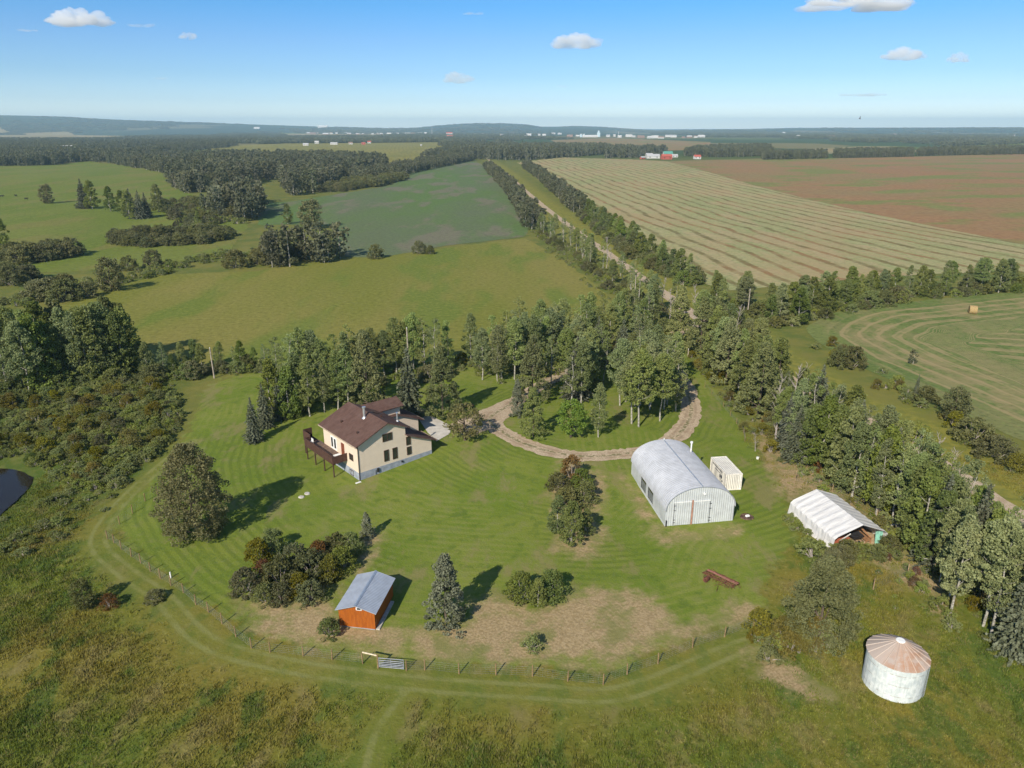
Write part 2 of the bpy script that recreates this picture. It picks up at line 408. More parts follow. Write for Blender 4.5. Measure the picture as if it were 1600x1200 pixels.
def ribbon_poly(line, w):
    L = [Vector(p) for p in line]; a, b = [], []
    for i, p in enumerate(L):
        d = (L[min(i + 1, len(L) - 1)] - L[max(i - 1, 0)]).normalized(); n = Vector((-d.y, d.x)) * w / 2
        a.append(tuple(p + n)); b.append(tuple(p - n))
    return a + b[::-1]
def closed_ribbon(name, line, w, mat, dz, nx=7):
    L = [Vector(p) for p in line]; N = len(L); V = []; F = []; e = []
    for i, p in enumerate(L):
        d = (L[(i + 1) % N] - L[i - 1]).normalized(); n = Vector((-d.y, d.x))
        wl = [random.uniform(-0.3, 0.3), random.uniform(-0.3, 0.3)]
        for j in range(nx):
            s_ = (j / (nx - 1) - 0.5) * w + (wl[0] if j == 0 else wl[1] if j == nx - 1 else 0); q = p + n * s_
            V.append((q.x, q.y, hz(q.x, q.y) + dz)); e.append(s_)
    for i in range(N):
        for j in range(nx - 1):
            a = i * nx + j; b = ((i + 1) % N) * nx + j; F.append((a, a + 1, b + 1, b))
    V = np.array(V); F = np.array(F)
    o = link(bpy.data.objects.new(name, npmesh(name, V, F, [mat], attrs={'across': e}, smooth=True)))
    return tag(o, kind='structure')

# field materials
def field_mat(name, c1, c2, c3=None, s1=0.02, s2=0.6, stripe=None, aniso=(1, 0.3, 0), rot=0.1):
    t = NT(name, 0.95, 0.1); p = t.pos()
    v = t.mapv(p, aniso, (0, 0, rot))
    n1 = t.noise(v, s1, 4, 0.6); n2 = t.noise(p, s2, 4, 0.7)
    c = t.mix(t.ss(n1, 0.38, 0.62), c1, c2)
    if c3: c = t.mix(t.m('MULTIPLY', t.ss(t.noise(v, s1 * 2.3, 3), 0.50, 0.60), 0.8), c, c3)
    c = t.mix(t.m('MULTIPLY', t.ss(n2, 0.5, 0.72), 0.45), c, tuple(x * 1.5 for x in c2))
    c = t.mix(t.m('MULTIPLY', t.ss(n2, 0.5, 0.32), 0.5), c, tuple(x * 0.5 for x in c1))
    if stripe: c = stripe(t, p, c, n2)
    t.col(c); t.bump(n2, 0.6, 0.3)
    return t.mat
ROADA, ROADB = G(779, 262), G(1500, 746)
RDIR = (Vector(ROADB) - Vector(ROADA)).normalized()
RANG = math.atan2(RDIR.x, -RDIR.y)      # lines parallel to the road
def swaths(t, p, c, n2):
    q = t.n('SeparateXYZ', {0: t.mapv(p, (1, 1, 1), (0, 0, -RANG))}).outputs[0]
    w = t.m('ADD', q, t.m('MULTIPLY', t.noise(p, 0.012, 2), 16))
    f = t.m('MULTIPLY', t.m('ABSOLUTE', t.m('SUBTRACT', t.m('FRACT', t.m('MULTIPLY', w, 1 / 11.0)), 0.5)), 2.0)
    f = t.m('ADD', f, t.m('MULTIPLY', t.m('SUBTRACT', n2, 0.5), 0.55))
    patch = t.noise(p, 0.02, 3)
    c = t.mix(t.m('MULTIPLY', t.m('MULTIPLY', t.ss(f, 0.55, 0.8), 0.5), t.ss(patch, 0.4, 0.6)), c, (0.36, 0.28, 0.15))
    c = t.mix(t.m('MULTIPLY', t.ss(t.noise(p, 0.35, 4, 0.7), 0.5, 0.68), 0.6), c, (0.17, 0.225, 0.075))
    c = t.mix(t.m('MULTIPLY', t.ss(t.noise(p, 0.012, 3), 0.50, 0.62), 0.45), c, (0.34, 0.24, 0.125))
    win = t.mix(t.ss(patch, 0.42, 0.6), (0.150, 0.125, 0.048), (0.25, 0.145, 0.065))
    return t.mix(t.m('MULTIPLY', t.ss(f, 0.40, 0.14), t.m('ADD', 0.45, t.m('MULTIPLY', t.ss(t.noise(p, 0.1, 3), 0.35, 0.6), 0.5))), c, win)
def arcs(t, p, c, n2):
    yy_ = t.n('SeparateXYZ', {0: t.mapv(p, (1, 1, 1), (0, 0, 0.22))}).outputs[1]
    inr = t.ss(t.m('ADD', t.attr('edge'), t.m('MULTIPLY', t.noise(p, 0.04, 2), 14)), 32, 42)
    w = t.m('ADD', t.m('MULTIPLY', t.attr('edge'), t.m('SUBTRACT', 1.0, inr)), t.m('MULTIPLY', yy_, t.m('MULTIPLY', inr, 0.8)))
    w = t.m('ADD', w, t.m('MULTIPLY', t.noise(p, 0.06, 2), 3))
    f = t.m('SINE', t.m('MULTIPLY', w, 1.45))
    g = t.m('SINE', t.m('MULTIPLY', w, 4.1))
    f = t.m('ADD', t.m('ADD', f, t.m('MULTIPLY', g, 0.5)), t.m('MULTIPLY', t.m('SUBTRACT', t.noise(p, 0.25, 4, 0.65), 0.5), 4.0))
    m_ = t.m('MULTIPLY', t.ss(f, -0.25, 1.1), t.ss(t.attr('edge'), 3, 7))
    band = t.m('MULTIPLY', t.m('MULTIPLY', t.ss(t.attr('edge'), 6, 10), t.ss(t.attr('edge'), 30, 18)), t.ss(t.noise(p, 0.12, 4, 0.7), 0.42, 0.6))
    c = t.mix(t.m('MULTIPLY', band, 0.6), c, (0.28, 0.22, 0.11))
    return t.mix(t.m('MULTIPLY', m_, 0.7), c, (0.32, 0.25, 0.125))
def hayrows(t, p, c, n2):
    q = t.n('SeparateXYZ', {0: t.mapv(p, (1, 1, 1), (0, 0, -RANG - 0.05))}).outputs[0]
    f = t.m('SINE', t.m('MULTIPLY', t.m('ADD', q, t.m('MULTIPLY', t.noise(p, 0.006, 2), 60)), 0.6))
    return t.mix(t.m('MULTIPLY', t.ss(f, 0.2, 0.9), 0.5), c, (0.15, 0.125, 0.03))
M_swath = field_mat('swathed_hay', (0.270, 0.280, 0.120), (0.33, 0.30, 0.145), (0.36, 0.29, 0.155), stripe=swaths)
M_brown = field_mat('brown_field', (0.275, 0.158, 0.075), (0.235, 0.170, 0.075), (0.150, 0.195, 0.050), s1=0.0055, s2=0.3, aniso=(0.8, 1.2, 0))
M_purple = field_mat('clover_field', (0.115, 0.142, 0.072), (0.100, 0.158, 0.046), (0.172, 0.150, 0.108), s1=0.015, s2=0.5)
M_olive = field_mat('olive_pasture', (0.160, 0.170, 0.030), (0.205, 0.185, 0.048), (0.120, 0.165, 0.026), s1=0.018, s2=0.7)
M_green = field_mat('green_meadow', (0.120, 0.160, 0.026), (0.150, 0.175, 0.036), (0.175, 0.165, 0.046), s1=0.02, s2=0.6)
M_hay = field_mat('hay_field', (0.20, 0.19, 0.045), (0.24, 0.21, 0.055), (0.17, 0.17, 0.04), s1=0.01, stripe=hayrows)
M_tan = field_mat('stubble', (0.30, 0.235, 0.115), (0.26, 0.20, 0.09), (0.22, 0.2, 0.09), s1=0.004, s2=0.05)
M_arc = field_mat('mown_crop', (0.110, 0.155, 0.042), (0.15, 0.18, 0.055), (0.18, 0.18, 0.07), s1=0.05, s2=0.8, stripe=arcs)
sheet('olive_field', GP([(70, 488), (160, 455), (250, 430), (400, 424), (545, 402), (640, 395), (820, 372), (870, 400), (925, 440), (960, 475), (950, 500), (880, 520), (720, 545), (560, 560), (400, 572), (300, 575), (225, 560), (190, 530), (120, 520)]), M_olive, 0.06, 6, 0.8)
sheet('clover_field', GP([(403, 352), (400, 318), (455, 315), (510, 306), (612, 290), (640, 272), (700, 258), (742, 252), (762, 262), (800, 300), (836, 345), (818, 370), (700, 384), (600, 402), (538, 402), (516, 380), (524, 355), (500, 350)]), M_purple, 0.09, 8, 0.8)
sheet('green_field', GP([(-260, 262), (80, 258), (140, 252), (250, 262), (262, 290), (300, 305), (285, 330), (390, 350), (360, 395), (240, 415), (100, 425), (-200, 430), (-300, 350)]), M_green, 0.05, 10, 1.0)
sheet('hay_field', GP([(312, 236), (345, 228), (440, 224), (600, 223), (702, 222), (700, 238), (668, 251), (600, 258), (400, 244)]), M_hay, 0.10, 14, 1)
sheet('swathed_field', GP([(808, 254), (880, 246), (985, 249), (1040, 252), (1180, 290), (1380, 338), (1600, 382), (1720, 405), (1700, 452), (1600, 425), (1450, 428), (1300, 440), (1130, 455), (1092, 440), (1050, 400), (950, 335), (905, 305), (850, 275)]), M_swath, 0.10, 9, 0.6)
sheet('brown_field', GP([(1042, 252), (1190, 248), (1330, 247), (1600, 240), (1900, 236), (2000, 380), (1720, 405), (1600, 382), (1380, 338), (1180, 290)]), M_brown, 0.10, 12, 0.6)
sheet('mown_field', smooth_line(GP([(1262, 520), (1278, 500), (1330, 482), (1420, 472), (1600, 456), (1850, 450), (2050, 700), (1900, 800), (1750, 750), (1600, 690), (1500, 645), (1400, 598), (1320, 560)]), 4, True), M_arc, 0.07, 3, 0.15)
for pl, m_, dz in (([(-300, 211), (0, 211), (120, 211), (240, 213), (200, 216), (60, 219), (-300, 219)], M_tan, 0.3), ([(0, 207), (150, 207), (110, 208.5), (-100, 208.5)], M_tan, 0.6),
               ([(1210, 239), (1260, 233), (1340, 229), (1400, 229), (1440, 237), (1330, 241)], M_tan, 0.25), ([(860, 219), (960, 216), (1110, 222), (1115, 234), (1020, 236), (960, 230), (880, 228)], M_brown, 0.3),
               ([(430, 209), (620, 209), (600, 213.5), (450, 213.5)], M_tan, 0.5), ([(1500, 228), (1620, 223), (1900, 222), (1700, 232), (1510, 232)], M_green, 0.3),
               ([(255, 236), (290, 233), (300, 243), (262, 244)], M_hay, 0.2), ([(400, 206.5), (520, 206.5), (500, 208), (420, 208)], M_green, 0.8)):
    sheet('far_field', GP(pl), m_, dz, 60, 0)
# gravel road, driveway loop, pad, pond
t = NT('gravel', 0.95, 0.15); p = t.pos()
n1 = t.noise(p, 4, 4, 0.7); n2 = t.noise(p, 0.4, 4)
c = t.mix(t.ss(n1, 0.35, 0.65), (0.33, 0.25, 0.165), (0.52, 0.42, 0.30))
c = t.mix(t.m('MULTIPLY', t.ss(n2, 0.45, 0.65), 0.5), c, (0.30, 0.215, 0.135))
c = t.mix(t.m('MULTIPLY', t.m('MULTIPLY', t.ss(t.m('ABSOLUTE', t.attr('across')), 0.55, 0.15), t.ss(t.noise(p, 1.6, 4, 0.7), 0.44, 0.54)), 0.75), c, (0.10, 0.11, 0.035))
rut = t.ss(t.m('ABSOLUTE', t.m('SUBTRACT', t.m('ABSOLUTE', t.attr('across')), 0.8)), 0.4, 0.1)
c = t.mix(t.m('MULTIPLY', rut, t.m('MULTIPLY', t.ss(n2, 0.35, 0.55), 0.5)), c, (0.23, 0.165, 0.105))
t.col(c); t.bump(n1, 0.5, 0.05); M_gravel = t.mat
rl = smooth_line([tuple(Vector(ROADA) - RDIR * 900), tuple(Vector(ROADA)), G(836, 311), G(995, 428), G(1190, 565), G(1330, 645), tuple(Vector(ROADB)), tuple(Vector(ROADB) + RDIR * 160)], 5)
sheet('gravel_road', ribbon_poly(rl, 3.9), M_gravel, 0.05, 3.5, 0.3, {'across': lambda P: line_dist(P, rl) + 1})
loop = smooth_line(GP([(765, 655), (790, 678), (830, 697), (895, 712), (960, 711), (1015, 702), (1055, 683), (1077, 655), (1079, 630), (1068, 600), (1045, 568), (1000, 556), (945, 562), (885, 582), (835, 608), (795, 634)]), 10, True)
closed_ribbon('driveway', loop, 3.6, M_gravel, 0.05)
lane = smooth_line([G(1042, 566), G(1050, 545), G(1046, 530), G(1075, 512), G(1110, 505)], 6)
sheet('driveway_lane', ribbon_poly(lane, 3.6), M_gravel, 0.035, 1.2, 0.12, {'across': lambda P: line_dist(P, lane)})
sheet('driveway_apron', smooth_line(GP([(702, 668), (725, 652), (765, 636), (800, 622), (812, 640), (790, 655), (775, 676), (760, 672), (735, 682)]), 3, True), M_gravel, 0.035, 0.8, 0.12, {'across': lambda P: P[:, 0] * 0 + 2})
# pond and creek water
t = NT('pond_water', 0.06, 0.5); t.col((0.020, 0.017, 0.013)); t.bump(t.noise(t.pos(), 1.5, 2), 0.08, 0.05); t.b.inputs['IOR'].default_value = 1.33
sheet('pond_water', smooth_line(GP([(-160, 735), (-40, 722), (5, 727), (45, 742), (51, 752), (38, 772), (8, 800), (-60, 850), (-160, 860)]), 4, True), t.mat, 0, 1.0, 0.15, flat=hz(*G(47, 750)) + 0.10)
sheet('creek_water', smooth_line(GP([(272, 347), (285, 338), (298, 340), (300, 346), (285, 352), (270, 354)]), 4, True), t.mat, 0, 2, flat=hz(*G(285, 345)) + 0.25)
# --- PART2 ---
# ------------------------------------------------------------------ materials of built things
def siding(name, c, step=0.2):
    t = NT(name, 0.6, 0.3); p = t.obj()
    z = t.n('SeparateXYZ', {0: p}).outputs[2]
    f = t.m('FRACT', t.m('MULTIPLY', z, 1 / step))
    n = t.noise(p, 1.2, 4)
    c1 = t.mix(t.ss(n, 0.3, 0.7), c, tuple(x * 0.94 for x in c))
    t.col(t.mix(t.m('MULTIPLY', t.ss(f, 0.12, 0.0), 0.3), c1, tuple(x * 0.55 for x in c)))
    t.bump(t.m('SUBTRACT', 1.0, f), 0.3, 0.015); return t.mat
M_side = siding('cream_siding', (0.72, 0.60, 0.47))
M_conc = plain('grey_foundation', (0.30, 0.33, 0.38), 0.9, var=0.12, scale=1.5)
M_pad = plain('concrete', (0.50, 0.47, 0.42), 0.9, var=0.1, scale=0.8)
t = NT('brown_shingles', 0.9, 0.15); p = t.obj()
br = t.n('TexBrick', {'Vector': t.mapv(p, (1, 1, 1)), 'Scale': 1.0, 'Mortar Size': 0.012, 'Brick Width': 0.5, 'Row Height': 0.16, 'Color1': (0.135, 0.078, 0.062, 1), 'Color2': (0.095, 0.054, 0.044, 1), 'Mortar': (0.05, 0.03, 0.025, 1)})
t.col(t.mix(t.m('MULTIPLY', t.ss(t.noise(p, 0.7, 4), 0.4, 0.7), 0.4), br.outputs[0], (0.155, 0.10, 0.082))); t.bump(t.noise(p, 12, 3), 0.4, 0.02); M_roof = t.mat
M_trim = plain('brown_trim', (0.075, 0.042, 0.030), 0.6)
M_fascia = plain('fascia', (0.42, 0.33, 0.25), 0.6)
M_white = plain('white_paint', (0.78, 0.78, 0.76), 0.5, var=0.06)
M_deckw = plain('stained_deck', (0.080, 0.040, 0.030), 0.7, var=0.2)
M_deckf = plain('deck_boards', (0.16, 0.11, 0.085), 0.8, var=0.2)
t = NT('window_glass', 0.08, 0.6); t.col((0.030, 0.034, 0.030)); M_glass = t.mat
M_curt = plain('blinds', (0.28, 0.29, 0.20), 0.5, var=0.1)
M_metal = plain('galvanised', (0.62, 0.64, 0.66), 0.35, 0.5, var=0.08, metal=0.7)
M_dark = plain('dark_steel', (0.03, 0.03, 0.032), 0.6)
M_rust = plain('rusty_steel', (0.14, 0.055, 0.035), 0.9, var=0.35, scale=5)
M_wood = plain('weathered_wood', (0.33, 0.235, 0.14), 0.9, var=0.25, scale=4)
M_post = plain('treated_post', (0.25, 0.17, 0.085), 0.9, var=0.2, scale=4)
M_pole = plain('grey_pole', (0.36, 0.31, 0.25), 0.9, var=0.2)
M_stone = plain('pale_stone', (0.48, 0.45, 0.40), 0.9)
M_soil = plain('bare_soil', (0.10, 0.07, 0.048), 0.95, var=0.3, scale=2)
def ribbed(name, c, axis=0, pitch=0.25, rough=0.4, metal=0.5, depth=0.04, dirt=None, strong=0.8):
    t = NT(name, rough, 0.4); p = t.obj()
    x = t.n('SeparateXYZ', {0: p}).outputs[axis]
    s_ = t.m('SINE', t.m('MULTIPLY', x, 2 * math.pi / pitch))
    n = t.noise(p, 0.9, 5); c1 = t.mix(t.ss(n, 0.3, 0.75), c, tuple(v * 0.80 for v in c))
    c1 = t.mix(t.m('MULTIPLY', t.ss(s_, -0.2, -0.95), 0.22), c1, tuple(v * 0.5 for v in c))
    if dirt: c1 = t.mix(t.m('MULTIPLY', t.ss(t.noise(t.mapv(p, (1.2, 1.2, 0.35)), 1.1, 5, 0.7), 0.52, 0.68), 0.8), c1, dirt)
    t.col(c1); t.b.inputs['Metallic'].default_value = metal; t.bump(s_, strong, depth); return t.mat

def terrain_min(o, pts):
    return min(hz(*p) for p in pts)

# ------------------------------------------------------------------ farmhouse
HA = math.radians(40.5)
hx, hy = G(562, 751)
HZ = hz(hx, hy) - 0.05
house = empty('farmhouse', (hx, hy, HZ), HA)
tag(house, 'cream two-storey farmhouse with brown shingle roof and a raised wooden deck on its left', 'house')
SL = 0.44
def wall_block(s0, s1, t0, t1, prof_top, z0, mi=0, mb=None):
    prof = [(s0, z0), (s1, z0)] + prof_top
    mb.prism(prof, t0, t1, mi); return mb
w = MB()
w.prism([(0, 1.25), (8.3, 1.25), (8.3, 6.62), (5.0, 8.05), (0, 5.85)], 0, 10.8)
w.prism([(8.3, 1.25), (13.0, 1.25), (13.0, 3.15), (8.3, 5.1)], 0, 4.2)
w.prism([(8.3, 1.25), (11.6, 1.25), (11.6, 3.7), (8.3, 5.1)], 4.2, 7.6)
w.prism([(8.3, 1.0), (15.6, 1.0), (15.6, 3.6), (11.8, 5.2), (8.3, 5.2)], 7.6, 12.6)
w.prism([(8.0, 1.25), (11.4, 1.25), (11.4, 6.75), (9.7, 7.5), (8.0, 6.75)], 5.1, 12.4, axis='x')
w.build('wall', M_side, house)
f = MB().box(-0.03, 8.33, -0.03, 10.83, -1.2, 1.25).box(8.33, 13.03, -0.03, 4.23, -1.2, 1.24).box(8.33, 15.63, 4.23, 12.63, -1.2, 0.99)
f.build('foundation', M_conc, house)
def roof_slab(mb, s0, z0, s1, z1, t0, t1, th=0.16):
    mb.slab([(s0, t0, z0), (s1, t0, z1), (s1, t1, z1), (s0, t1, z0)], th)
r = MB()
roof_slab(r, -0.55, 8.2 - SL * 5.55, 5.0, 8.2, -0.6, 11.3)
roof_slab(r, 5.0, 8.2, 8.9, 8.2 - SL * 3.9, -0.6, 10.4)
rf = r.build('roof', M_roof, house)
r = MB(); roof_slab(r, 8.25, 5.32, 13.7, 5.32 - 0.42 * 5.45, -0.55, 4.0); r.build('roof', M_roof, house)
r = MB(); roof_slab(r, 8.25, 5.30, 12.2, 5.30 - 0.42 * 3.95, 4.02, 7.4); r.build('roof', M_roof, house)
r = MB(); roof_slab(r, 11.7, 5.45, 16.4, 5.45 - 0.42 * 4.7, 7.1, 13.1); r.slab([(8.3, 7.1, 5.45), (11.7, 7.1, 5.45), (11.7, 9.4, 5.45), (8.3, 9.4, 5.45)], .16); r.build('roof', M_roof, house)
r = MB()
r.slab([(4.9, 7.4, 6.72), (12.9, 7.4, 6.72), (12.9, 9.7, 7.72), (4.9, 9.7, 7.72)], 0.16)
r.slab([(4.9, 9.7, 7.72), (12.9, 9.7, 7.72), (12.9, 12.0, 6.72), (4.9, 12.0, 6.72)], 0.16)
r.build('roof', M_roof, house)
# pale fascia and flashing
fa = MB()
fa.hexa([(-0.60, -0.64, 5.55), (-0.56, -0.64, 5.55), (-0.56, 11.3, 5.55), (-0.60, 11.3, 5.55), (-0.60, -0.64, 5.74), (-0.56, -0.64, 5.74), (-0.56, 11.3, 5.74), (-0.60, 11.3, 5.74)])
MB().box(13.72, 13.78, -0.55, 4.0, 2.85, 3.05).build('fascia', M_fascia, house); MB().box(12.22, 12.28, 4.0, 7.4, 3.42, 3.62).build('fascia', M_fascia, house); MB().box(16.42, 16.48, 7.1, 13.1, 3.3, 3.46).build('fascia', M_fascia, house)
fa.build('fascia', M_fascia, house)
fl = MB().hexa([(8.95, 4.6, 5.1), (11.4, 4.6, 4.05), (11.4, 4.75, 4.05), (8.95, 4.75, 5.1), (8.95, 4.6, 5.25), (11.4, 4.6, 4.2), (11.4, 4.75, 4.2), (8.95, 4.75, 5.25)])
fl.build('roof_flashing', M_white, house)
ch = MB().tube([(4.0, 4.6, 7.5), (4.0, 4.6, 9.3)], 0.19, 12).tube([(4.0, 4.6, 9.3), (4.0, 4.6, 9.5)], 0.28, 12).tube([(4.0, 4.6, 7.62), (4.0, 4.6, 7.9)], [0.42, 0.2], 12); ch.build('chimney', M_metal, house)
ch = MB().tube([(8.2, 2.0, 6.6), (8.2, 2.0, 8.1)], 0.12, 10).tube([(8.2, 2.0, 8.1), (8.2, 2.0, 8.25)], 0.19, 10).tube([(8.2, 2.0, 6.7), (8.2, 2.0, 7.0)], [0.3, 0.13], 10); ch.build('chimney', M_metal, house)
for q in ((1.6, 7.5), (1.4, 2.2), (6.2, 3.2), (7.0, 10.0), (10.0, 5.9)):
    zz = 8.2 - SL * abs(q[0] - 5) if q[0] < 9 else 4.6
    MB().box(q[0] - .14, q[0] + .14, q[1] - .14, q[1] + .14, zz - 0.05, zz + 0.28).build('roof_vent', M_trim, house)
sk = MB().slab([(6.3, 5.4, 7.72), (7.4, 5.4, 7.23), (7.4, 6.6, 7.23), (6.3, 6.6, 7.72)], 0.1); sk.build('skylight', M_glass, house)
def window(face, a, z0, w_, h_, n=1, mframe=M_trim, glass=M_glass):
    """face 'front' (t=0 wall, a = s) or 'left' (s=0 wall, a = t)"""
    fr = MB(); gl = MB()
    def bx(mb, a0, a1, q0, q1, d0, d1):
        if face == 'front': mb.box(a0, a1, -d1, -d0, q0, q1)
        else: mb.box(-d1, -d0, a0, a1, q0, q1)
    b = 0.09
    bx(fr, a - b, a, z0 - b, z0 + h_ + b, 0.002, 0.07); bx(fr, a + w_, a + w_ + b, z0 - b, z0 + h_ + b, 0.002, 0.07)
    bx(fr, a, a + w_, z0 - b, z0, 0.002, 0.07); bx(fr, a, a + w_, z0 + h_, z0 + h_ + b, 0.002, 0.07)
    for i in range(1, n):
        c_ = a + w_ * i / n; bx(fr, c_ - 0.035, c_ + 0.035, z0, z0 + h_, 0.002, 0.06)
    o = fr.build('window', mframe, house); bx(gl, a, a + w_, z0, z0 + h_, 0.004, 0.025); gl.build('pane', glass, o)
window('front', 4.35, 5.15, 1.5, 1.05, 2)
window('front', 4.45, 1.9, 0.65, 1.65); window('front', 5.95, 1.85, 0.65, 1.65)
window('front', 8.5, 1.8, 0.62, 1.15); window('front', 8.45, 3.45, 0.62, 1.2)
window('left', 1.4, 5.1, 1.0, 0.42, 2); window('left', 1.55, 2.75, 1.0, 0.85, 2); window('left', 1.7, 0.25, 1.0, 0.7, 2)
window('left', 7.0, 5.3, 0.9, 0.35)
dm = MB().box(-0.05, 0, 4.1, 5.05, 2.6, 4.6); dd = dm.build('side_door', plain('red_door', (0.20, 0.06, 0.03), 0.6), house)
fd = MB()
for a in (6.5, 7.45):
    fd.box(-0.06, 0, a, a + 0.92, 2.62, 4.7)
dd = fd.build('french_door', M_white, house)
MB().box(-0.085, -0.062, 6.7, 7.22, 2.95, 4.5).box(-0.085, -0.062, 7.65, 8.17, 2.95, 4.5).build('pane', M_glass, dd)
MB().box(-0.05, 0.06, -0.09, -0.035, -0.6, 5.6).build('downspout', M_trim, house)
MB().box(-0.9, -0.05, -0.6, -0.3, 0.0, 0.1).build('downspout_extension', M_white, house)
mt = MB().box(3.0, 3.35, -0.2, -0.035, 0.55, 1.15).tube([(2.75, -0.1, 0.2), (2.75, -0.1, 0.9), (3.0, -0.1, 0.9)], 0.03, 6); mt.build('utility_meter', M_dark, house)
MB().box(7.3, 7.6, -0.16, -0.035, 0.85, 1.1).build('wall_vent', M_dark, house)
# deck
MB().box(-2.4, -0.01, 3.4, 12.6, 2.32, 2.5).build('deck_floor', M_deckf, house)
rl_ = MB()
rl_.box(-2.46, -2.40, 3.4, 12.6, 2.15, 3.5); rl_.box(-2.4, -0.02, 3.36, 3.42, 2.15, 3.4); rl_.box(-2.4, -1.5, 12.6, 12.66, 2.15, 3.5)
rl_.box(-2.52, -2.36, 3.34, 12.7, 3.5, 3.56)
rl_.build('railing', M_deckw, house)
MB().box(-1.5, 0.0, 12.5, 15.0, 2.15, 2.4).box(-1.56, -1.5, 12.5, 15.0, 2.15, 3.9).box(-1.5, 0.0, 15.0, 15.06, 2.15, 3.9).build('upper_landing', M_deckw, house)
for a in (3.6, 6.6, 9.6, 12.4):
    MB().box(-2.35, -2.2, a - 0.075, a + 0.075, -2.0, 2.32).build('deck_post', M_deckw, house)
MB().box(-1.5, -1.35, 14.8, 14.95, -2.0, 2.15).build('deck_post', M_deckw, house)
c_ = MB().box(-2.2, -1.5, 11.4, 12.1, 2.9, 2.98).box(-1.55, -1.5, 11.4, 12.1, 2.98, 3.45)
for q in ((-2.15, 11.45), (-1.55, 11.45), (-2.15, 12.05), (-1.55, 12.05)): c_.box(q[0] - .03, q[0] + .03, q[1] - .03, q[1] + .03, 2.5, 2.9)
def world_of(e, p): return (Vector((math.cos(e.rotation_euler.z) * p[0] - math.sin(e.rotation_euler.z) * p[1], math.sin(e.rotation_euler.z) * p[0] + math.cos(e.rotation_euler.z) * p[1], p[2])) + Vector(e.location))
o = c_.build('patio_chair', M_white, loc=Vector((hx, hy, HZ)), rz=HA); tag(o, 'white patio chair at the far end of the farmhouse deck', 'chair')
c_ = MB().box(-1.75, -0.7, 3.75, 4.5, 3.12, 3.18)
for q in ((-1.7, 3.8), (-0.75, 3.8), (-1.7, 4.45), (-0.75, 4.45)): c_.box(q[0] - .03, q[0] + .03, q[1] - .03, q[1] + .03, 2.5, 3.12)
o = c_.build('patio_table', M_white, loc=Vector((hx, hy, HZ)), rz=HA); tag(o, 'white patio table at the near corner of the farmhouse deck', 'table')
ps = smooth_line([G(654, 655), G(668, 648), G(705, 666), G(703, 678), G(682, 690), G(668, 676)], 1, True)
o = sheet('concrete_pad', ps, M_pad, 0.07, 1.0)

# ------------------------------------------------------------------ quonset barn
qx, qy = G(1038.8, 822); q2 = Vector(G(1144.8, 813)); QA = math.atan2(q2.y - qy, q2.x - qx)
QW, QL = (q2 - Vector((qx, qy))).length, 15.4
quon = empty('quonset_barn', (qx, qy, hz(qx, qy) - 0.05), QA + 0.0)
tag(quon, 'large arched galvanised steel barn with double doors in its front end', 'barn')
EH, RISE = 2.35, 3.2
def qprof(n=26, g=0.0):
    a = [(QW / 2 - (QW / 2 + g) * math.cos(math.pi * i / n), EH + (RISE + g) * math.sin(math.pi * i / n) ** 0.92) for i in range(n + 1)]
    return a
M_arch = ribbed('arch_steel', (0.46, 0.48, 0.52), axis=1, pitch=0.42, rough=0.6, metal=0.12, depth=0.04)
M_end = ribbed('end_wall_steel', (0.58, 0.61, 0.62), axis=0, pitch=0.30, rough=0.6, metal=0.1, depth=0.02)
M_qside = ribbed('side_steel', (0.58, 0.61, 0.62), axis=1, pitch=0.30, rough=0.6, metal=0.1, depth=0.02)
pr = qprof(32, 0.10); pi = qprof(32, 0.0)
M_grey = plain('grey_panel', (0.16, 0.175, 0.185), 0.4)
sh = MB(); nseg = 74
for k in range(nseg):         # corrugated arch: ribs are real steps in the sheet
    y0, y1 = -0.25 + (QL + 0.5) * k / nseg, -0.25 + (QL + 0.5) * (k + 1) / nseg
    ym = y0 + (y1 - y0) * 0.55; g = 0.05
    rr = [qprof(32, 0.07), qprof(32, 0.07 + g), qprof(32, 0.07 + g), qprof(32, 0.07)]
    ys = [y0, y0 + (y1 - y0) * .2, ym, y0 + (y1 - y0) * .75]
    nxt = (rr[0], y1)
    seq = list(zip(rr, ys)) + [nxt]
    for (pa, ya), (pb, yb) in zip(seq[:-1], seq[1:]):
        for i in range(32):
            sh.face([(pa[i][0], ya, pa[i][1]), (pa[i + 1][0], ya, pa[i + 1][1]), (pb[i + 1][0], yb, pb[i + 1][1]), (pb[i][0], yb, pb[i][1])])
sh.build('roof', M_arch, quon)
MB().prism([(QW / 2 - .09, EH + RISE + .11), (QW / 2 + .09, EH + RISE + .11), (QW / 2 + .05, EH + RISE + .18), (QW / 2 - .05, EH + RISE + .18)], -0.25, QL + 0.25).build('ridge_cap', M_metal, quon)
ew = MB()
for y0 in (-0.02, QL - 0.02):
    MB().prism([(0, 0), (QW, 0)] + pi[::-1], y0, y0 + 0.06).build('end_wall', M_end, quon)
sw = MB().box(QW - 0.05, QW, 0.04, QL - 0.04, 0, EH + 0.15)
for (a, b) in ((0.04, 5.2), (7.6, 8.4), (10.8, QL - 0.04)): sw.box(0, 0.05, a, b, 0.2, EH + 0.15)
for (a, b) in ((5.2, 7.6), (8.4, 10.8)): sw.box(0, 0.05, a, b, EH - 0.15, EH + 0.15); sw.box(0, .05, a, b, .2, .45)
sw.box(-0.05, 0.10, -0.03, QL, -0.3, 0.2)
sw.build('side_wall', M_qside, quon)
for (a, b) in ((5.2, 7.6), (8.4, 10.8)):
    o = MB().box(0.12, 0.16, a, b, 0.45, EH - 0.15).build('side_window', M_grey, quon)
    MB().box(0.10, 0.118, a + 0.1, b - 0.1, 1.7, EH - 0.3).build('pane', M_glass, o)
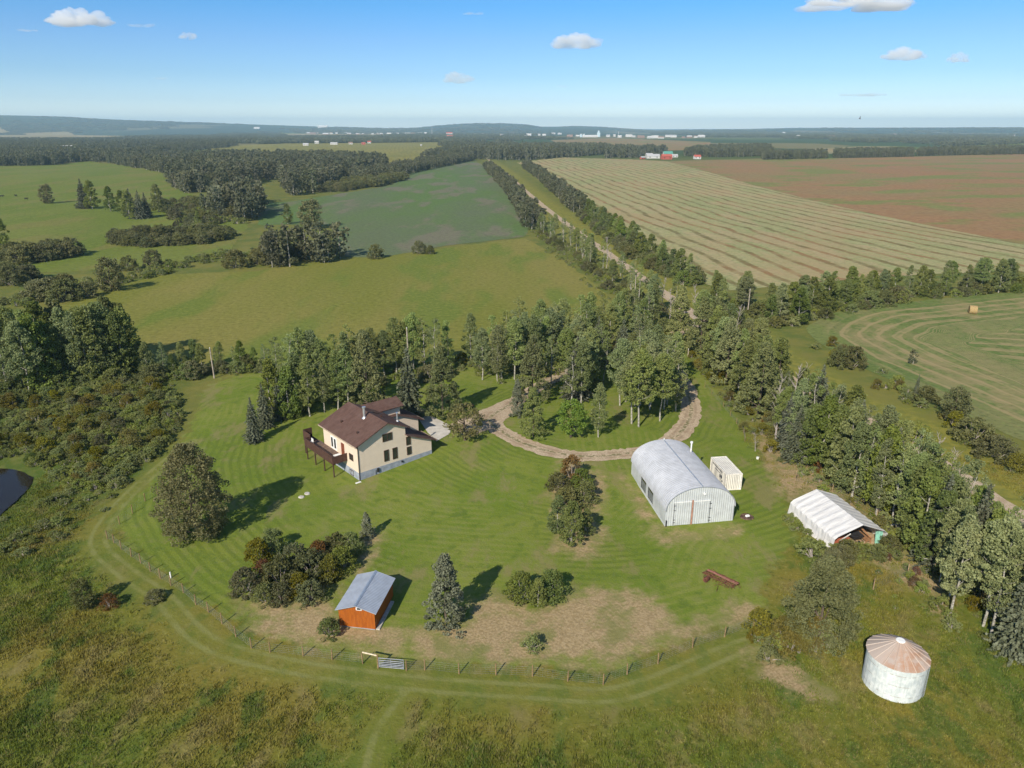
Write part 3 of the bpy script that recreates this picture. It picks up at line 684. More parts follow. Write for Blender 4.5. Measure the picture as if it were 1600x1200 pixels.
for i, (a, b) in enumerate(((1.05, 3.45), (3.75, 6.05))):
    o = MB().box(a, b, -0.10, -0.045, 0.12, 3.55).build('barn_door', M_end, quon)
    hg = MB()
    hs = a + 0.02 if i == 0 else b - 0.06
    hg.box(hs, hs + 0.05, -0.13, -0.101, 0.2, 3.4)
    for z in (0.5, 0.9, 2.3, 3.0): hg.box(hs - 0.05, hs + 0.25, -0.135, -0.101, z, z + 0.06)
    hg.build('hinge', M_dark, o)
    MB().box(a, b, -0.12, -0.101, 3.46, 3.55).build('door_trim', M_white, o)
MB().box(3.52, 3.68, -0.16, -0.05, 0.1, 3.7).build('door_post', plain('wood_red', (0.42, 0.22, 0.15), 0.8), quon)
MB().tube([(5.1, -0.06, 4.55), (5.1, -0.25, 4.55)], 0.16, 12).build('yard_light', M_white, quon)
MB().box(0.03, 0.15, -0.22, -0.05, 0.0, 0.95).build('corner_post', M_dark, quon)
MB().tube([(QW - 1.6, QL - 3.2, 3.9), (QW - 1.6, QL - 3.2, 6.3)], 0.11, 10).tube([(QW - 1.6, QL - 3.2, 6.3), (QW - 1.6, QL - 3.2, 6.55)], 0.2, 10).build('stove_pipe', M_white, quon)
MB().tube([(QW / 2, QL - .2, EH + RISE), (QW / 2, QL - .2, EH + RISE + 0.45)], 0.07, 8).build('vent_pipe', M_white, quon)

# ------------------------------------------------------------------ shipping container
cx, cy = G(1157.7, 765.5); CA = math.radians(7.0)
cont = empty('shipping_container', (cx, cy, hz(cx, cy) + 0.05), CA)
tag(cont, 'cream steel shipping container standing on grass beside the arched barn', 'container')
M_cont = ribbed('cream_steel', (0.88, 0.86, 0.79), axis=1, pitch=0.29, rough=0.5, metal=0.0, depth=0.04, strong=1.0)
M_contf = ribbed('cream_steel_end', (0.89, 0.86, 0.78), axis=0, pitch=0.26, rough=0.5, metal=0.0, depth=0.05, strong=1.0)
cb = MB(); n = 34
for sx in (-2.40, -0.04):     # corrugated sides
    for k in range(n):
        y0 = 0.12 + (6.06 - 0.24) * k / n; y1 = 0.12 + (6.06 - 0.24) * (k + 1) / n; d = 0.04 if k % 2 else 0.0
        sg = 1 if sx < -1 else -1
        cb.box(sx + sg * d, sx + sg * d + 0.02, y0, y1, 0.15, 2.5)
cb.box(-2.36, -0.06, 0.10, 5.96, 0.1, 0.2); cb.build('side_wall', M_cont, cont)
fb = MB()
for k in range(14):
    x0 = -2.32 + 2.2 * k / 14; fb.box(x0, x0 + 2.2 / 14, 0.04 if k % 2 else 0.08, 0.12, 0.15, 2.5)
MB().box(-2.32, -0.12, 5.9, 5.99, 0.15, 2.5).build('end_wall', M_contf, cont)
fb.build('end_wall', M_contf, cont)
tp = MB().box(-2.36, -0.08, 0.08, 5.98, 2.50, 2.53)
for k in range(13): tp.box(-2.3, -0.14, 0.3 + k * 0.43, 0.5 + k * 0.43, 2.53, 2.55)
tp.build('roof', M_contf, cont)
fr = MB()
for x0 in (-2.44, -0.12):
    for y0 in (0, 5.94): fr.box(x0, x0 + 0.12, y0, y0 + 0.12, 0, 2.59)
    fr.box(x0, x0 + 0.12, 0.12, 5.94, 2.47, 2.585); fr.box(x0, x0 + 0.12, 0.12, 5.94, 0, 0.14)
for y0 in (0, 5.94): fr.box(-2.32, -0.12, y0, y0 + 0.12, 2.47, 2.585); fr.box(-2.32, -0.12, y0, y0 + 0.12, 0, 0.14)
fr.build('frame', plain('cream_frame', (0.84, 0.80, 0.72), 0.5), cont)
# marks on the side that faces the barn: two unreadable text lines and an emblem
mk = MB(); rnd = random.Random(3)
yy = 5.2
while yy > 1.6:
    wd = rnd.uniform(0.08, 0.22); mk.box(-2.425, -2.405, yy - wd, yy, 2.02, 2.18); yy -= wd + 0.09
yy = 4.2
while yy > 2.6:
    wd = rnd.uniform(0.08, 0.16); mk.box(-2.425, -2.405, yy - wd, yy, 1.60, 1.72); yy -= wd + 0.09
mk.tube([(-2.405, 1.75, 1.35), (-2.425, 1.75, 1.35)], 0.26, 14); mk.box(-2.425, -2.405, 2.15, 2.45, 1.05, 1.5); mk.box(-2.425, -2.405, 1.2, 1.5, 0.7, 0.95)
mk.build('painted_marking', plain('black_paint', (0.05, 0.06, 0.08), 0.6), cont)

# ------------------------------------------------------------------ fabric shelter and what lies in it
tx, ty = G(1300, 862.5); t2 = Vector(G(1382, 851)); TA = math.atan2(t2.y - ty, t2.x - tx); TW = 7.7; TL = 9.8
TL0 = Vector((tx, ty)); TZ = hz(tx, ty)
shel = empty('fabric_shelter', (tx, ty, TZ), TA)
tag(shel, 'white fabric shelter with a peaked cover and open front among weeds', 'shelter')
t = NT('white_fabric', 0.55, 0.3); p = t.obj()
yv = t.n('SeparateXYZ', {0: p}).outputs[1]
rb = t.m('ABSOLUTE', t.m('SUBTRACT', t.m('FRACT', t.m('MULTIPLY', yv, 1 / 1.2)), 0.5))
n1 = t.noise(t.mapv(p, (0.5, 2.5, 0.5)), 1.1, 4)
c = t.mix(t.ss(n1, 0.4, 0.7), (0.80, 0.79, 0.77), (0.66, 0.65, 0.64)); c = t.mix(t.m('MULTIPLY', t.ss(rb, 0.035, 0.0), 0.45), c, (0.40, 0.40, 0.42))
t.col(c); t.bump(n1, 0.6, 0.15)
tr_ = t.n('BsdfTranslucent', {'Color': (0.7, 0.7, 0.68, 1)}); ms = t.n('MixShader', {0: 0.2}); t.t.links.new(t.b.outputs[0], ms.inputs[1]); t.t.links.new(tr_.outputs[0], ms.inputs[2]); t.t.links.new(ms.outputs[0], t.out.inputs[0])
M_fab = t.mat
def tprof(yf):
    s_ = 0.05 * math.sin(yf * 2 * math.pi / 1.2)          # fabric sags between the hoops
    return [(-0.25 - 0.1 * math.sin(yf * 1.7), 0.0), (0.02, 0.9), (0.1 + s_, 1.72 + s_), (0.55, 2.08 + s_), (TW / 2, 3.35 + s_ * .4), (TW - 0.55, 2.08 + s_), (TW - 0.1 - s_, 1.72 + s_), (TW - 0.02, 0.9), (TW + 0.2, 0.0)]
fb = MB(); NS = 48
for k in range(NS):
    ya, yb = TL * k / NS, TL * (k + 1) / NS; pa, pb = tprof(ya), tprof(yb)
    for i in range(8):
        fb.face([(pa[i][0], ya, pa[i][1]), (pa[i + 1][0], ya, pa[i + 1][1]), (pb[i + 1][0], yb, pb[i + 1][1]), (pb[i][0], yb, pb[i][1])])
o = fb.build('cover', M_fab, shel, smooth=False)
md = o.modifiers.new('thick', 'SOLIDIFY'); md.thickness = 0.03; md.offset = -1
for k in range(9):
    y_ = 0.15 + k * (TL - .3) / 8
    MB().tube([(0.06, y_, 0), (0.16, y_, 1.66), (0.6, y_, 1.98), (TW / 2, y_, 3.24), (TW - 0.6, y_, 1.98), (TW - 0.16, y_, 1.66), (TW - 0.06, y_, 0)], 0.03, 6).build('hoop', M_metal, shel)
MB().tube([(TW / 2, 0.1, 3.2), (TW / 2, TL - 0.1, 3.2)], 0.03, 6).build('ridge_pole', M_metal, shel)
bw = MB().face([(0.1, TL - 0.1, 0), (TW - .1, TL - .1, 0), (TW - .2, TL - .1, 1.7), (TW / 2, TL - .1, 3.25), (.2, TL - .1, 1.7)]); o = bw.build('end_panel', M_fab, shel); o.modifiers.new('t', 'SOLIDIFY').thickness = 0.03
def in_shelter(name, mb, mats, label, cat):
    o = mb.build(name, mats, loc=(tx, ty, TZ), rz=TA); return tag(o, label, cat)
in_shelter('earth_floor', MB().box(0.3, TW - 0.3, -0.4, TL - .3, -0.6, 0.16), plain('packed_earth', (0.42, 0.30, 0.18), 0.95, var=0.2), None, None)['kind'] = 'structure'
rm = MB().box(0.6, 3.0, 1.0, 1.15, 0.05, 1.1).box(0.7, 2.8, 1.3, 2.6, 0.05, 0.75).hexa([(0.6, .7, .3), (3, .9, .9), (3, 1, .9), (.6, .8, .3), (.6, .7, .5), (3, .9, 1.1), (3, 1, 1.1), (.6, .8, .5)])
in_shelter('lumber_stack', rm, plain('red_board', (0.36, 0.11, 0.06), 0.8), 'stack of reddish boards lying inside the left of the fabric shelter', 'lumber')
in_shelter('pale_beam', MB().hexa([(1.2, 0.5, 1.0), (3.2, 1.1, 1.45), (3.2, 1.2, 1.45), (1.2, 0.6, 1.0), (1.2, 0.5, 1.1), (3.2, 1.1, 1.55), (3.2, 1.2, 1.55), (1.2, 0.6, 1.1)]), M_white, 'pale beam resting on the reddish boards in the fabric shelter', 'beam')
wb = MB().hexa([(3.9, 1.2, 0.55), (4.9, 1.2, 0.55), (5.0, 2.0, 0.55), (3.8, 2.0, 0.55), (3.6, 1.0, 1.0), (5.2, 1.0, 1.0), (5.3, 2.3, 1.0), (3.5, 2.3, 1.0)])
wb.tube([(4.4, 0.9, 0.25), (4.5, 0.9, 0.25)], 0.24, 14)
for x_ in (4.0, 4.9): wb.tube([(x_, 0.7, 0.45), (x_, 2.3, 0.5), (x_, 3.1, 0.85)], 0.03, 6); wb.tube([(x_, 2.0, 0.5), (x_, 2.1, 0.06)], 0.03, 6)
in_shelter('wheelbarrow', wb, M_dark, 'black wheelbarrow standing in the middle of the fabric shelter', 'wheelbarrow')
ct = MB().box(5.2, 5.9, 0.6, 3.0, 0.5, 0.65)
for q in ((5.25, .65), (5.85, .65), (5.25, 2.95), (5.85, 2.95)): ct.box(q[0] - .06, q[0] + .06, q[1] - .06, q[1] + .06, 0.05, 0.5)
ct.hexa([(5.0, 3.2, 2.0), (5.15, 3.2, 2.0), (6.1, .8, .66), (5.95, .8, .66), (5.0, 3.2, 2.15), (5.15, 3.2, 2.15), (6.1, .8, .8), (5.95, .8, .8)])
in_shelter('workbench', ct, plain('bench_wood', (0.30, 0.16, 0.08), 0.8), 'brown wooden workbench with a slanted plank in the fabric shelter', 'bench')
tb = MB()
for i in range(9):
    x_ = 6.35 + i * 0.11; tb.hexa([(x_, .3, .05), (x_ + .11, .3, .05), (x_ + .11, .45, .05), (x_, .45, .05), (x_ - .1, .4 + .15 * (i % 2), 1.75), (x_ + .01, .4 + .15 * (i % 2), 1.75), (x_ + .01, .5 + .15 * (i % 2), 1.75), (x_ - .1, .5 + .15 * (i % 2), 1.75)])
in_shelter('tarpaulin', tb, plain('mint_tarp', (0.30, 0.62, 0.50), 0.6), 'mint green tarpaulin hanging at the right side of the fabric shelter opening', 'tarp')

# ------------------------------------------------------------------ garden shed
sx, sy = G(531, 978.5); s2 = Vector(G(586.6, 985)); SA = math.atan2(s2.y - sy, s2.x - sx); SW, SD = 3.95, 6.0
shed = empty('garden_shed', (sx, sy, hz(sx, sy)), SA)
tag(shed, 'small orange wooden shed with a grey metal gable roof near the fence gate', 'shed')
t = NT('orange_panel', 0.75, 0.25); p = t.obj(); xx = t.n('SeparateXYZ', {0: p}); gg = t.m('FRACT', t.m('MULTIPLY', t.m('ADD', xx.outputs[0], xx.outputs[1]), 1 / 0.2))
c = t.mix(t.ss(t.noise(t.mapv(p, (3, 3, 0.6)), 1.5, 4), 0.35, 0.65), (0.36, 0.098, 0.010), (0.28, 0.072, 0.008)); c = t.mix(t.m('MULTIPLY', t.ss(gg, 0.1, 0.0), 0.5), c, (0.12, 0.03, 0.005)); t.col(c)
M_orange = t.mat
MB().prism([(0, 0.1), (SW, 0.1), (SW, 2.25), (SW / 2, 2.85), (0, 2.25)], 0, SD).build('wall', M_orange, shed)
M_shroof = ribbed('shed_roof_steel', (0.50, 0.54, 0.60), axis=1, pitch=0.23, rough=0.45, metal=0.3, depth=0.02, strong=0.5)
for (a, za, b, zb) in ((-0.28, 2.22, SW / 2, 2.95), (SW / 2, 2.95, SW + 0.28, 2.22)):
    MB().slab([(a, -0.3, za), (b, -0.3, zb), (b, SD + 0.3, zb), (a, SD + 0.3, za)], 0.06).build('roof', M_shroof, shed)
MB().prism([(SW / 2 - .16, 2.93), (SW / 2 + .16, 2.93), (SW / 2, 3.0)], -0.32, SD + .32).build('ridge_cap', M_metal, shed)
o = MB().box(SW / 2 + .0, SW / 2 + 0.62, -0.07, -0.002, 2.30, 2.62).build('gable_vent', M_white, shed); MB().box(SW / 2 + .1, SW / 2 + 0.52, -0.09, -0.072, 2.38, 2.58).build('vent_slats', M_dark, o)
MB().box(0.05, SW - .05, 0.05, SD - .05, -0.4, 0.1).build('foundation', M_conc, shed)
MB().box(SW + 0.02, SW + 0.42, 0.1, SD - 1.0, -0.1, 0.12).build('side_step', M_stone, shed)

# ------------------------------------------------------------------ grain bin
bx_, by_ = 36.2, 56.9
binn = empty('grain_bin', (bx_, by_, hz(bx_, by_)), 0.3)
tag(binn, 'round whitewashed grain bin with a rusty conical roof in the lower right weeds', 'grain bin')
t = NT('white_bin', 0.7, 0.2); p = t.obj(); z = t.n('SeparateXYZ', {0: p}).outputs[2]
n1 = t.noise(p, 1.6, 5, 0.65); n2 = t.noise(t.mapv(p, (1, 1, 4)), 1.3, 5, 0.7); n3 = t.noise(t.mapv(p, (4, 4, .5)), 1.3, 4)
c = t.mix(t.ss(n1, 0.35, 0.65), (0.70, 0.73, 0.70), (0.52, 0.57, 0.56)); c = t.mix(t.m('MULTIPLY', t.ss(n3, 0.5, 0.7), 0.35), c, (0.33, 0.38, 0.38))
seam = t.ss(t.m('ABSOLUTE', t.m('SUBTRACT', t.m('FRACT', t.m('MULTIPLY', z, 1 / 1.15)), 0.5)), 0.03, 0.0)
c = t.mix(t.m('MULTIPLY', seam, t.ss(n1, 0.42, 0.6)), c, (0.26, 0.17, 0.10)); c = t.mix(t.m('MULTIPLY', t.ss(n2, 0.66, 0.72), 0.7), c, (0.09, 0.08, 0.06))
t.col(c); t.bump(t.m('SINE', t.m('MULTIPLY', z, 60)), 0.35, 0.02); M_bin = t.mat
t = NT('rusty_roof', 0.75, 0.3); p = t.obj(); xyz = t.n('SeparateXYZ', {0: p}); ang = t.m('ARCTAN2', xyz.outputs[1], xyz.outputs[0])
n1 = t.noise(p, 1.2, 5, 0.65); seg = t.m('FRACT', t.m('MULTIPLY', ang, 18 / (2 * math.pi)))
segn = t.n('TexWhiteNoise', {1: t.m('FLOOR', t.m('MULTIPLY', ang, 18 / (2 * math.pi)))}, noise_dimensions='1D').outputs[0]
front = t.ss(t.m('SUBTRACT', t.m('MULTIPLY', xyz.outputs[0], 0.15), xyz.outputs[1]), -0.4, 1.6)
c = t.mix(segn, (0.46, 0.37, 0.31), (0.38, 0.32, 0.28)); c = t.mix(t.m('MULTIPLY', t.ss(t.m('ADD', n1, t.m('MULTIPLY', segn, .12)), 0.40, 0.66), t.m('MULTIPLY', front, 0.9)), c, (0.36, 0.20, 0.12))
c = t.mix(t.m('MULTIPLY', t.ss(t.m('ABSOLUTE', t.m('SUBTRACT', seg, 0.5)), 0.44, 0.49), 0.6), c, (0.58, 0.50, 0.42)); t.col(c); M_rr = t.mat
BR, BH, NN = 2.62, 3.55, 36
b = MB()
for k in range(NN):
    a0, a1 = 2 * math.pi * k / NN, 2 * math.pi * (k + 1) / NN
    b.face([(BR * math.cos(a0), BR * math.sin(a0), -0.2), (BR * math.cos(a1), BR * math.sin(a1), -0.2), (BR * math.cos(a1), BR * math.sin(a1), BH), (BR * math.cos(a0), BR * math.sin(a0), BH)])
b.build('wall', M_bin, binn)
b = MB(); RO = BR + 0.12; NR = 18
for k in range(NR):
    a0, a1 = 2 * math.pi * k / NR, 2 * math.pi * (k + 1) / NR
    for j in range(2):
        aa, ab = (a0 + (a1 - a0) * j / 2), (a0 + (a1 - a0) * (j + 1) / 2)
        b.face([(RO * math.cos(aa), RO * math.sin(aa), BH - 0.05), (RO * math.cos(ab), RO * math.sin(ab), BH - 0.05), (0.32 * math.cos(ab), 0.32 * math.sin(ab), BH + 1.30), (0.32 * math.cos(aa), 0.32 * math.sin(aa), BH + 1.30)])
    c0, s0 = math.cos(a0), math.sin(a0); p0 = Vector((RO * c0, RO * s0, BH - 0.05)); p1 = Vector((0.32 * c0, 0.32 * s0, BH + 1.30))
    b.tube([p0 + Vector((0, 0, .03)), p1 + Vector((0, 0, .03))], 0.035, 4)
b.build('roof', M_rr, binn)
b = MB().tube([(0, 0, BH + 1.2), (0, 0, BH + 1.38)], 0.36, 16).tube([(0, 0, BH + 1.38), (0, 0, BH + 1.44)], [0.42, 0.36], 16); b.build('cap', M_white, binn)
ld = MB(); la = math.radians(-62); lc, ls = math.cos(la), math.sin(la)
for sd in (-0.2, 0.2):
    ld.tube([(lc * (BR + .12) - ls * sd, ls * (BR + .12) + lc * sd, 0.2), (lc * (BR + .12) - ls * sd, ls * (BR + .12) + lc * sd, BH)], 0.02, 5)
for i in range(12):
    z_ = 0.3 + i * 0.28; ld.tube([(lc * (BR + .12) + ls * .2, ls * (BR + .12) - lc * .2, z_), (lc * (BR + .12) - ls * .2, ls * (BR + .12) + lc * .2, z_)], 0.025, 5)
ld.build('ladder', M_metal, binn)

# ------------------------------------------------------------------ fences, gate
M_wire = plain('fence_wire', (0.20, 0.21, 0.21), 0.7)
def fence(name, label, pts, h=1.3, r=0.07, wires=True, cat='fence', mat=M_post, wire_gap=12):
    P = [G(*q) for q in pts]; p0 = P[0]
    e = empty(name, (p0[0], p0[1], hz(*p0)))
    tag(e, label, cat)
    tops = []
    for q in P:
        x_, y_ = q[0] - p0[0], q[1] - p0[1]; z_ = hz(*q) - hz(*p0); hh = h * random.uniform(0.94, 1.06); lx, ly = random.uniform(-.05, .05), random.uniform(-.05, .05)
        MB().tube([(x_, y_, z_ - .3), (x_ + lx, y_ + ly, z_ + hh)], [r, r * 0.9], 7).build('post', mat, e)
        tops.append((Vector((x_, y_, z_)), Vector((x_ + lx, y_ + ly, z_ + hh))))
    if wires:
        wv = MB()
        for (a0, a1), (b0, b1) in zip(tops[:-1], tops[1:]):
            if (a0 - b0).length > wire_gap: continue
            for f_ in (0.12, 0.3, 0.48, 0.66, 0.84): wv.tube([a0.lerp(a1, f_), b0.lerp(b1, f_)], 0.006, 3, cap=False)
            nn = max(1, int((a0 - b0).length / 0.45))
            for j in range(1, nn): wv.tube([a0.lerp(b0, j / nn) + (a1 - a0) * .12, a0.lerp(b0, j / nn) + (a1 - a0) * .84], 0.005, 3, cap=False)
        wv.build('wire_mesh', M_wire, e)
    return e
fence('wire_fence', 'wooden post and wire fence around the lawn, from the big round tree to the gate',
      [(256, 762), (246, 773), (227, 783), (207, 802), (187, 819), (168, 842), (178, 848), (190, 859), (205, 870), (220, 880), (235, 893), (251, 904), (267, 915), (287, 926), (306, 945), (326, 957), (347, 975), (369, 995), (393, 1013), (422, 1019), (474, 1025), (519, 1031), (567, 1037)])
fence('wire_fence', 'post and wire fence from the gate towards the big leafy tree at right',
      [(635, 1048), (664, 1047), (717.5, 1053), (775, 1055), (832, 1057), (887, 1064.5), (942.5, 1070), (980, 1054), (1028, 1037), (1082, 1012), (1132, 995), (1178, 978)])
fence('wire_fence', 'short line of low posts in the grass strip right of the driveway loop', [(1101, 605), (1112, 616), (1130, 636), (1141, 650), (1151, 662), (1162, 678), (1164, 690)], h=1.1, r=0.05)
fence('wire_fence', 'row of leaning posts running past the fabric shelter into the weeds', [(1242, 752), (1300, 771), (1370, 806), (1439, 864), (1458, 896), (1417, 901), (1364, 922)], h=1.7, r=0.06, mat=M_wood)
ga, gb, gc = Vector(G(591, 1044)), Vector(G(633, 1048)), Vector(G(567, 1037))
GAZ = math.atan2(gb.y - ga.y, gb.x - ga.x); GW = (gb - ga).length
M_gate = plain('gate_steel', (0.30, 0.32, 0.36), 0.6, metal=0.2)
gate = empty('farm_gate', (ga.x, ga.y, hz(*ga)), GAZ); tag(gate, 'grey metal farm gate with six bars closing the lawn fence', 'gate')
fr = MB()
for z_ in (0.25, 0.42, 0.6, 0.8, 1.02, 1.28): fr.tube([(0.12, -0.06, z_), (GW - 0.1, -0.06, z_)], 0.036, 6)
for x_ in (0.12, GW / 2, GW - 0.1): fr.tube([(x_, -0.06, 0.2), (x_, -0.06, 1.3)], 0.03, 6)
fr.build('gate_panel', M_gate, gate)
for x_ in (0,): MB().tube([(x_, 0, -.3), (x_, 0, 1.6)], 0.09, 8).build('gate_post', M_post, gate)
gl = (gc - ga); la = Vector((gl.x * math.cos(-GAZ) - gl.y * math.sin(-GAZ), gl.x * math.sin(-GAZ) + gl.y * math.cos(-GAZ), 0))
MB().tube([la + Vector((0.05, 0, 1.38)), Vector((0, 0, 1.48))], 0.075, 6).build('brace_rail', plain('peeled_log', (0.66, 0.56, 0.40), 0.8), gate)

# ------------------------------------------------------------------ poles
def pole(base, h, r, label, arm=False, lean=(0, 0), cat='pole', name='utility_pole'):
    x_, y_ = G(*base); e = empty(name, (x_, y_, hz(x_, y_))); tag(e, label, cat)
    MB().tube([(0, 0, -0.3), (lean[0], lean[1], h)], [r, r * 0.7], 10).build('shaft', M_pole, e)
    if arm: MB().box(lean[0] - 1.1, lean[0] + 1.1, lean[1] - .06, lean[1] + .06, h - 0.7, h - 0.55).build('crossarm', M_pole, e)
    MB().tube([(lean[0], lean[1], h), (lean[0], lean[1], h + 0.22)], 0.06, 6).build('insulator', M_white, e)
pole((335, 591), 6.6, 0.16, 'tall grey utility pole at the far end of the mown strip, left of the aspens', lean=(-.1, 0))
pole((640, 606), 12.5, 0.17, 'grey utility pole rising above the dark spruce behind the farmhouse')
pole((1167, 500), 8.5, 0.17, 'bare utility pole before the tree belt south of the swathed field')
pole((1075, 557), 1.7, 0.16, 'short pale stub post under the tall dark pine beside the lane', name='stub_post', cat='post')
pole((991, 478), 9.0, 0.15, 'pale utility pole among bare aspens beside the gravel road')

# ------------------------------------------------------------------ small things in the yard
x_, y_ = G(1519, 490); e = MB().tube([(0, -0.85, 0.85), (0, -0.8, 0.85), (0, 0.8, 0.85), (0, .85, .85)], [0.85, 0.95, 0.95, 0.85], 24)
t = NT('straw', 0.95, 0.1); p = t.obj(); c = t.mix(t.ss(t.noise(t.mapv(p, (6, 1.5, 6)), 2.5, 4, .7), 0.35, 0.65), (0.42, 0.31, 0.15), (0.27, 0.19, 0.085)); t.col(c); t.bump(t.noise(p, 8, 3), 0.8, 0.06)
o = e.build('hay_bale', t.mat, loc=(x_, y_, hz(x_, y_)), rz=1.2); o.scale = (1.35, 1.15, 1.3); tag(o, 'single round straw bale on the mown field at right', 'hay bale')
# rusty harrow: a lattice of tine bars
x_, y_ = G(1126, 908); har = empty('rusty_harrow', (x_, y_, hz(x_, y_)), math.radians(135)); tag(har, 'rusty steel harrow frame lying in long grass below the arched barn', 'harrow')
f_ = MB()
for k in range(4): f_.tube([(-2.0, -0.6 + k * .4, .42), (2.0, -0.6 + k * .4, .42 + .05 * (k % 2))], 0.055, 6)
for k in range(5): f_.tube([(-1.9 + k * .95, -0.7, .4), (-1.7 + k * .95, 0.7, .45)], 0.045, 6)
f_.build('frame', M_rust, har)
f_ = MB()
for k in range(10):
    for j in (-.6, -.2, .2, .6): f_.tube([(-1.8 + k * .4, j, .42), (-1.72 + k * .4, j + .1, .12), (-1.9 + k * .4, j + .15, 0.0)], 0.022, 4)
for j in range(9): a_ = -1.9 + j * .3; f_.tube([(a_, -1.0, 0.1), (a_ + .4, -0.4, 0.55)], 0.03, 4)
rnd_ = random.Random(4)
for j in range(26):
    x0_, y0_, a_, l_ = rnd_.uniform(-1.9, 1.9), rnd_.uniform(-1.3, 1.3), rnd_.uniform(0, 3.14), rnd_.uniform(.5, 1.5)
    f_.tube([(x0_, y0_, rnd_.uniform(0, .3)), (x0_ + l_ * math.cos(a_), y0_ + l_ * math.sin(a_), rnd_.uniform(.1, .6))], 0.028, 4)
f_.build('tines', M_rust, har)
MB().tube([(-2.2, .3, .75), (1.9, -.1, .6)], 0.06, 6).tube([(-2.2, .0, .7), (1.9, -.3, .55)], 0.05, 6).build('drawbar', plain('pale_rust', (0.26, 0.12, 0.09), 0.8), har)
MB().tube([(1.2, .9, .3), (1.2, 1.5, .25)], [0.3, 0.3], 12).build('wheel', M_rust, har)
x_, y_ = G(1167, 808); f_ = MB()
for k in range(16):
    a_ = k * math.pi / 8; r_ = random.uniform(.16, .26); f_.tube([(1.1 * math.cos(a_), 1.0 * math.sin(a_), -.05), (1.1 * math.cos(a_), 1.0 * math.sin(a_), r_)], [r_ * 1.1, r_ * .7], 6)
f_.tube([(0, 0, -.1), (0, 0, .07)], [1.05, 1.0], 20); f_.v = [(a_ * .72, b_ * .72, c_ * .7) for a_, b_, c_ in f_.v]
o = f_.build('fire_pit', plain('charred_soil', (0.12, 0.075, 0.055), 0.95, var=.4), loc=(x_, y_, hz(x_, y_))); tag(o, 'dark round fire pit on the grass right of the arched barn', 'fire pit')
o = MB().hexa([(-.3, -.15, .08), (.3, -.2, .08), (.32, .15, .08), (-.28, .2, .08), (-.22, -.1, .3), (.22, -.12, .26), (.22, .1, .28), (-.2, .12, .3)]).build('white_block', M_white, loc=(x_ + .1, y_ + .1, hz(x_, y_)), rz=.5); tag(o, 'white block lying in the dark fire pit', 'block')
for (px_, py_, lb) in ((471, 777, 'flat pale stone slab in the lawn left of the farmhouse, the one nearer the big round tree'), (480, 771.5, 'flat pale stone slab in the lawn left of the farmhouse, the one nearer the house')):
    x_, y_ = G(px_, py_); f_ = MB(); f_.tube([(0, 0, -.05), (0, 0, .14)], [0.5, 0.4], 9); o = f_.build('stone_slab', M_stone, loc=(x_, y_, hz(x_, y_)), rz=px_); o.scale = (1, .8, 1); tag(o, lb, 'stone', 'pale stones in the lawn')
x_, y_ = G(1328, 761); o = MB().hexa([(-1, -.5, -.1), (.9, -.6, -.1), (1, .5, -.1), (-.8, .6, -.1), (-.8, -.4, .5), (.6, -.45, .65), (.7, .35, .55), (-.6, .45, .45)]).build('boulder', plain('boulder', (0.42, 0.36, 0.34), 0.95, var=.2), loc=(x_, y_, hz(x_, y_)), rz=-.5); tag(o, 'pale grey boulder at the wood edge behind the fabric shelter', 'boulder')
x_, y_ = G(1400, 822); o = MB().hexa([(-.9, -.1, .1), (.9, -.1, .3), (.9, .1, .3), (-.9, .1, .1), (-.9, -.1, .25), (.9, -.1, .45), (.9, .1, .45), (-.9, .1, .25)]).box(-.1, .1, -.6, .6, .0, .12).build('timber_cross', M_stone, loc=(x_, y_, hz(x_, y_)), rz=.2); tag(o, 'pale crossed timbers lying at the wood edge right of the fabric shelter', 'timber')
x_, y_ = G(722, 637); o = MB().tube([(-.25, 0, .35), (.25, 0, .35)], 0.33, 12).box(-.3, .3, -.25, .25, 0, .15).build('propane_tank', M_white, loc=(x_, y_, hz(x_, y_))); tag(o, 'small white tank on the grass edge behind the apron of the driveway', 'tank')
x_, y_ = G(731, 636); o = MB().box(-1.0, 1.0, -.4, .4, .1, .45).box(-1.0, -.9, -.4, .4, .45, .8).tube([(-.6, -.45, .2), (-.6, .45, .2)], .2, 10).tube([(.6, -.45, .2), (.6, .45, .2)], .2, 10).build('garden_cart', M_rust, loc=(x_, y_, hz(x_, y_)), rz=.2); tag(o, 'rusty garden cart beside the small white tank', 'cart')
x_, y_ = G(1184, 717); o = MB().tube([(0, 0, 0), (0, 0, .3)], .25, 10).build('white_pail', M_white, loc=(x_, y_, hz(x_, y_))); tag(o, 'white pail lying by the brush behind the cream container', 'pail')
x_, y_ = G(267, 903); o = MB().box(-.06, .06, -.06, .06, 0, .8).build('marker_stake', M_white, loc=(x_, y_, hz(x_, y_))); tag(o, 'white marker stake inside the fence corner below the big round tree', 'stake')
# --- PART3 ---
# ------------------------------------------------------------------ tree shapes (built once, copied by sharing mesh data)
M_asp = foliage('aspen_leaves', (0.255, 0.300, 0.110), (0.130, 0.175, 0.055))
M_aspg = foliage('poplar_leaves', (0.185, 0.225, 0.060), (0.095, 0.130, 0.032))
M_spr = foliage('spruce_needles', (0.125, 0.140, 0.085), (0.055, 0.070, 0.038), trans=0.08, hue=0.01)
M_blue = foliage('blue_spruce_needles', (0.165, 0.185, 0.115), (0.080, 0.098, 0.052), trans=0.08, hue=0.01)
M_pin = foliage('pine_needles', (0.175, 0.195, 0.065), (0.080, 0.105, 0.034), trans=0.1, hue=0.01)
M_big = foliage('leaves_grey_green', (0.230, 0.220, 0.100), (0.105, 0.112, 0.042), hue=0.01)
M_bigr = foliage('leaves_olive_green', (0.215, 0.240, 0.080), (0.105, 0.130, 0.038), hue=0.01)
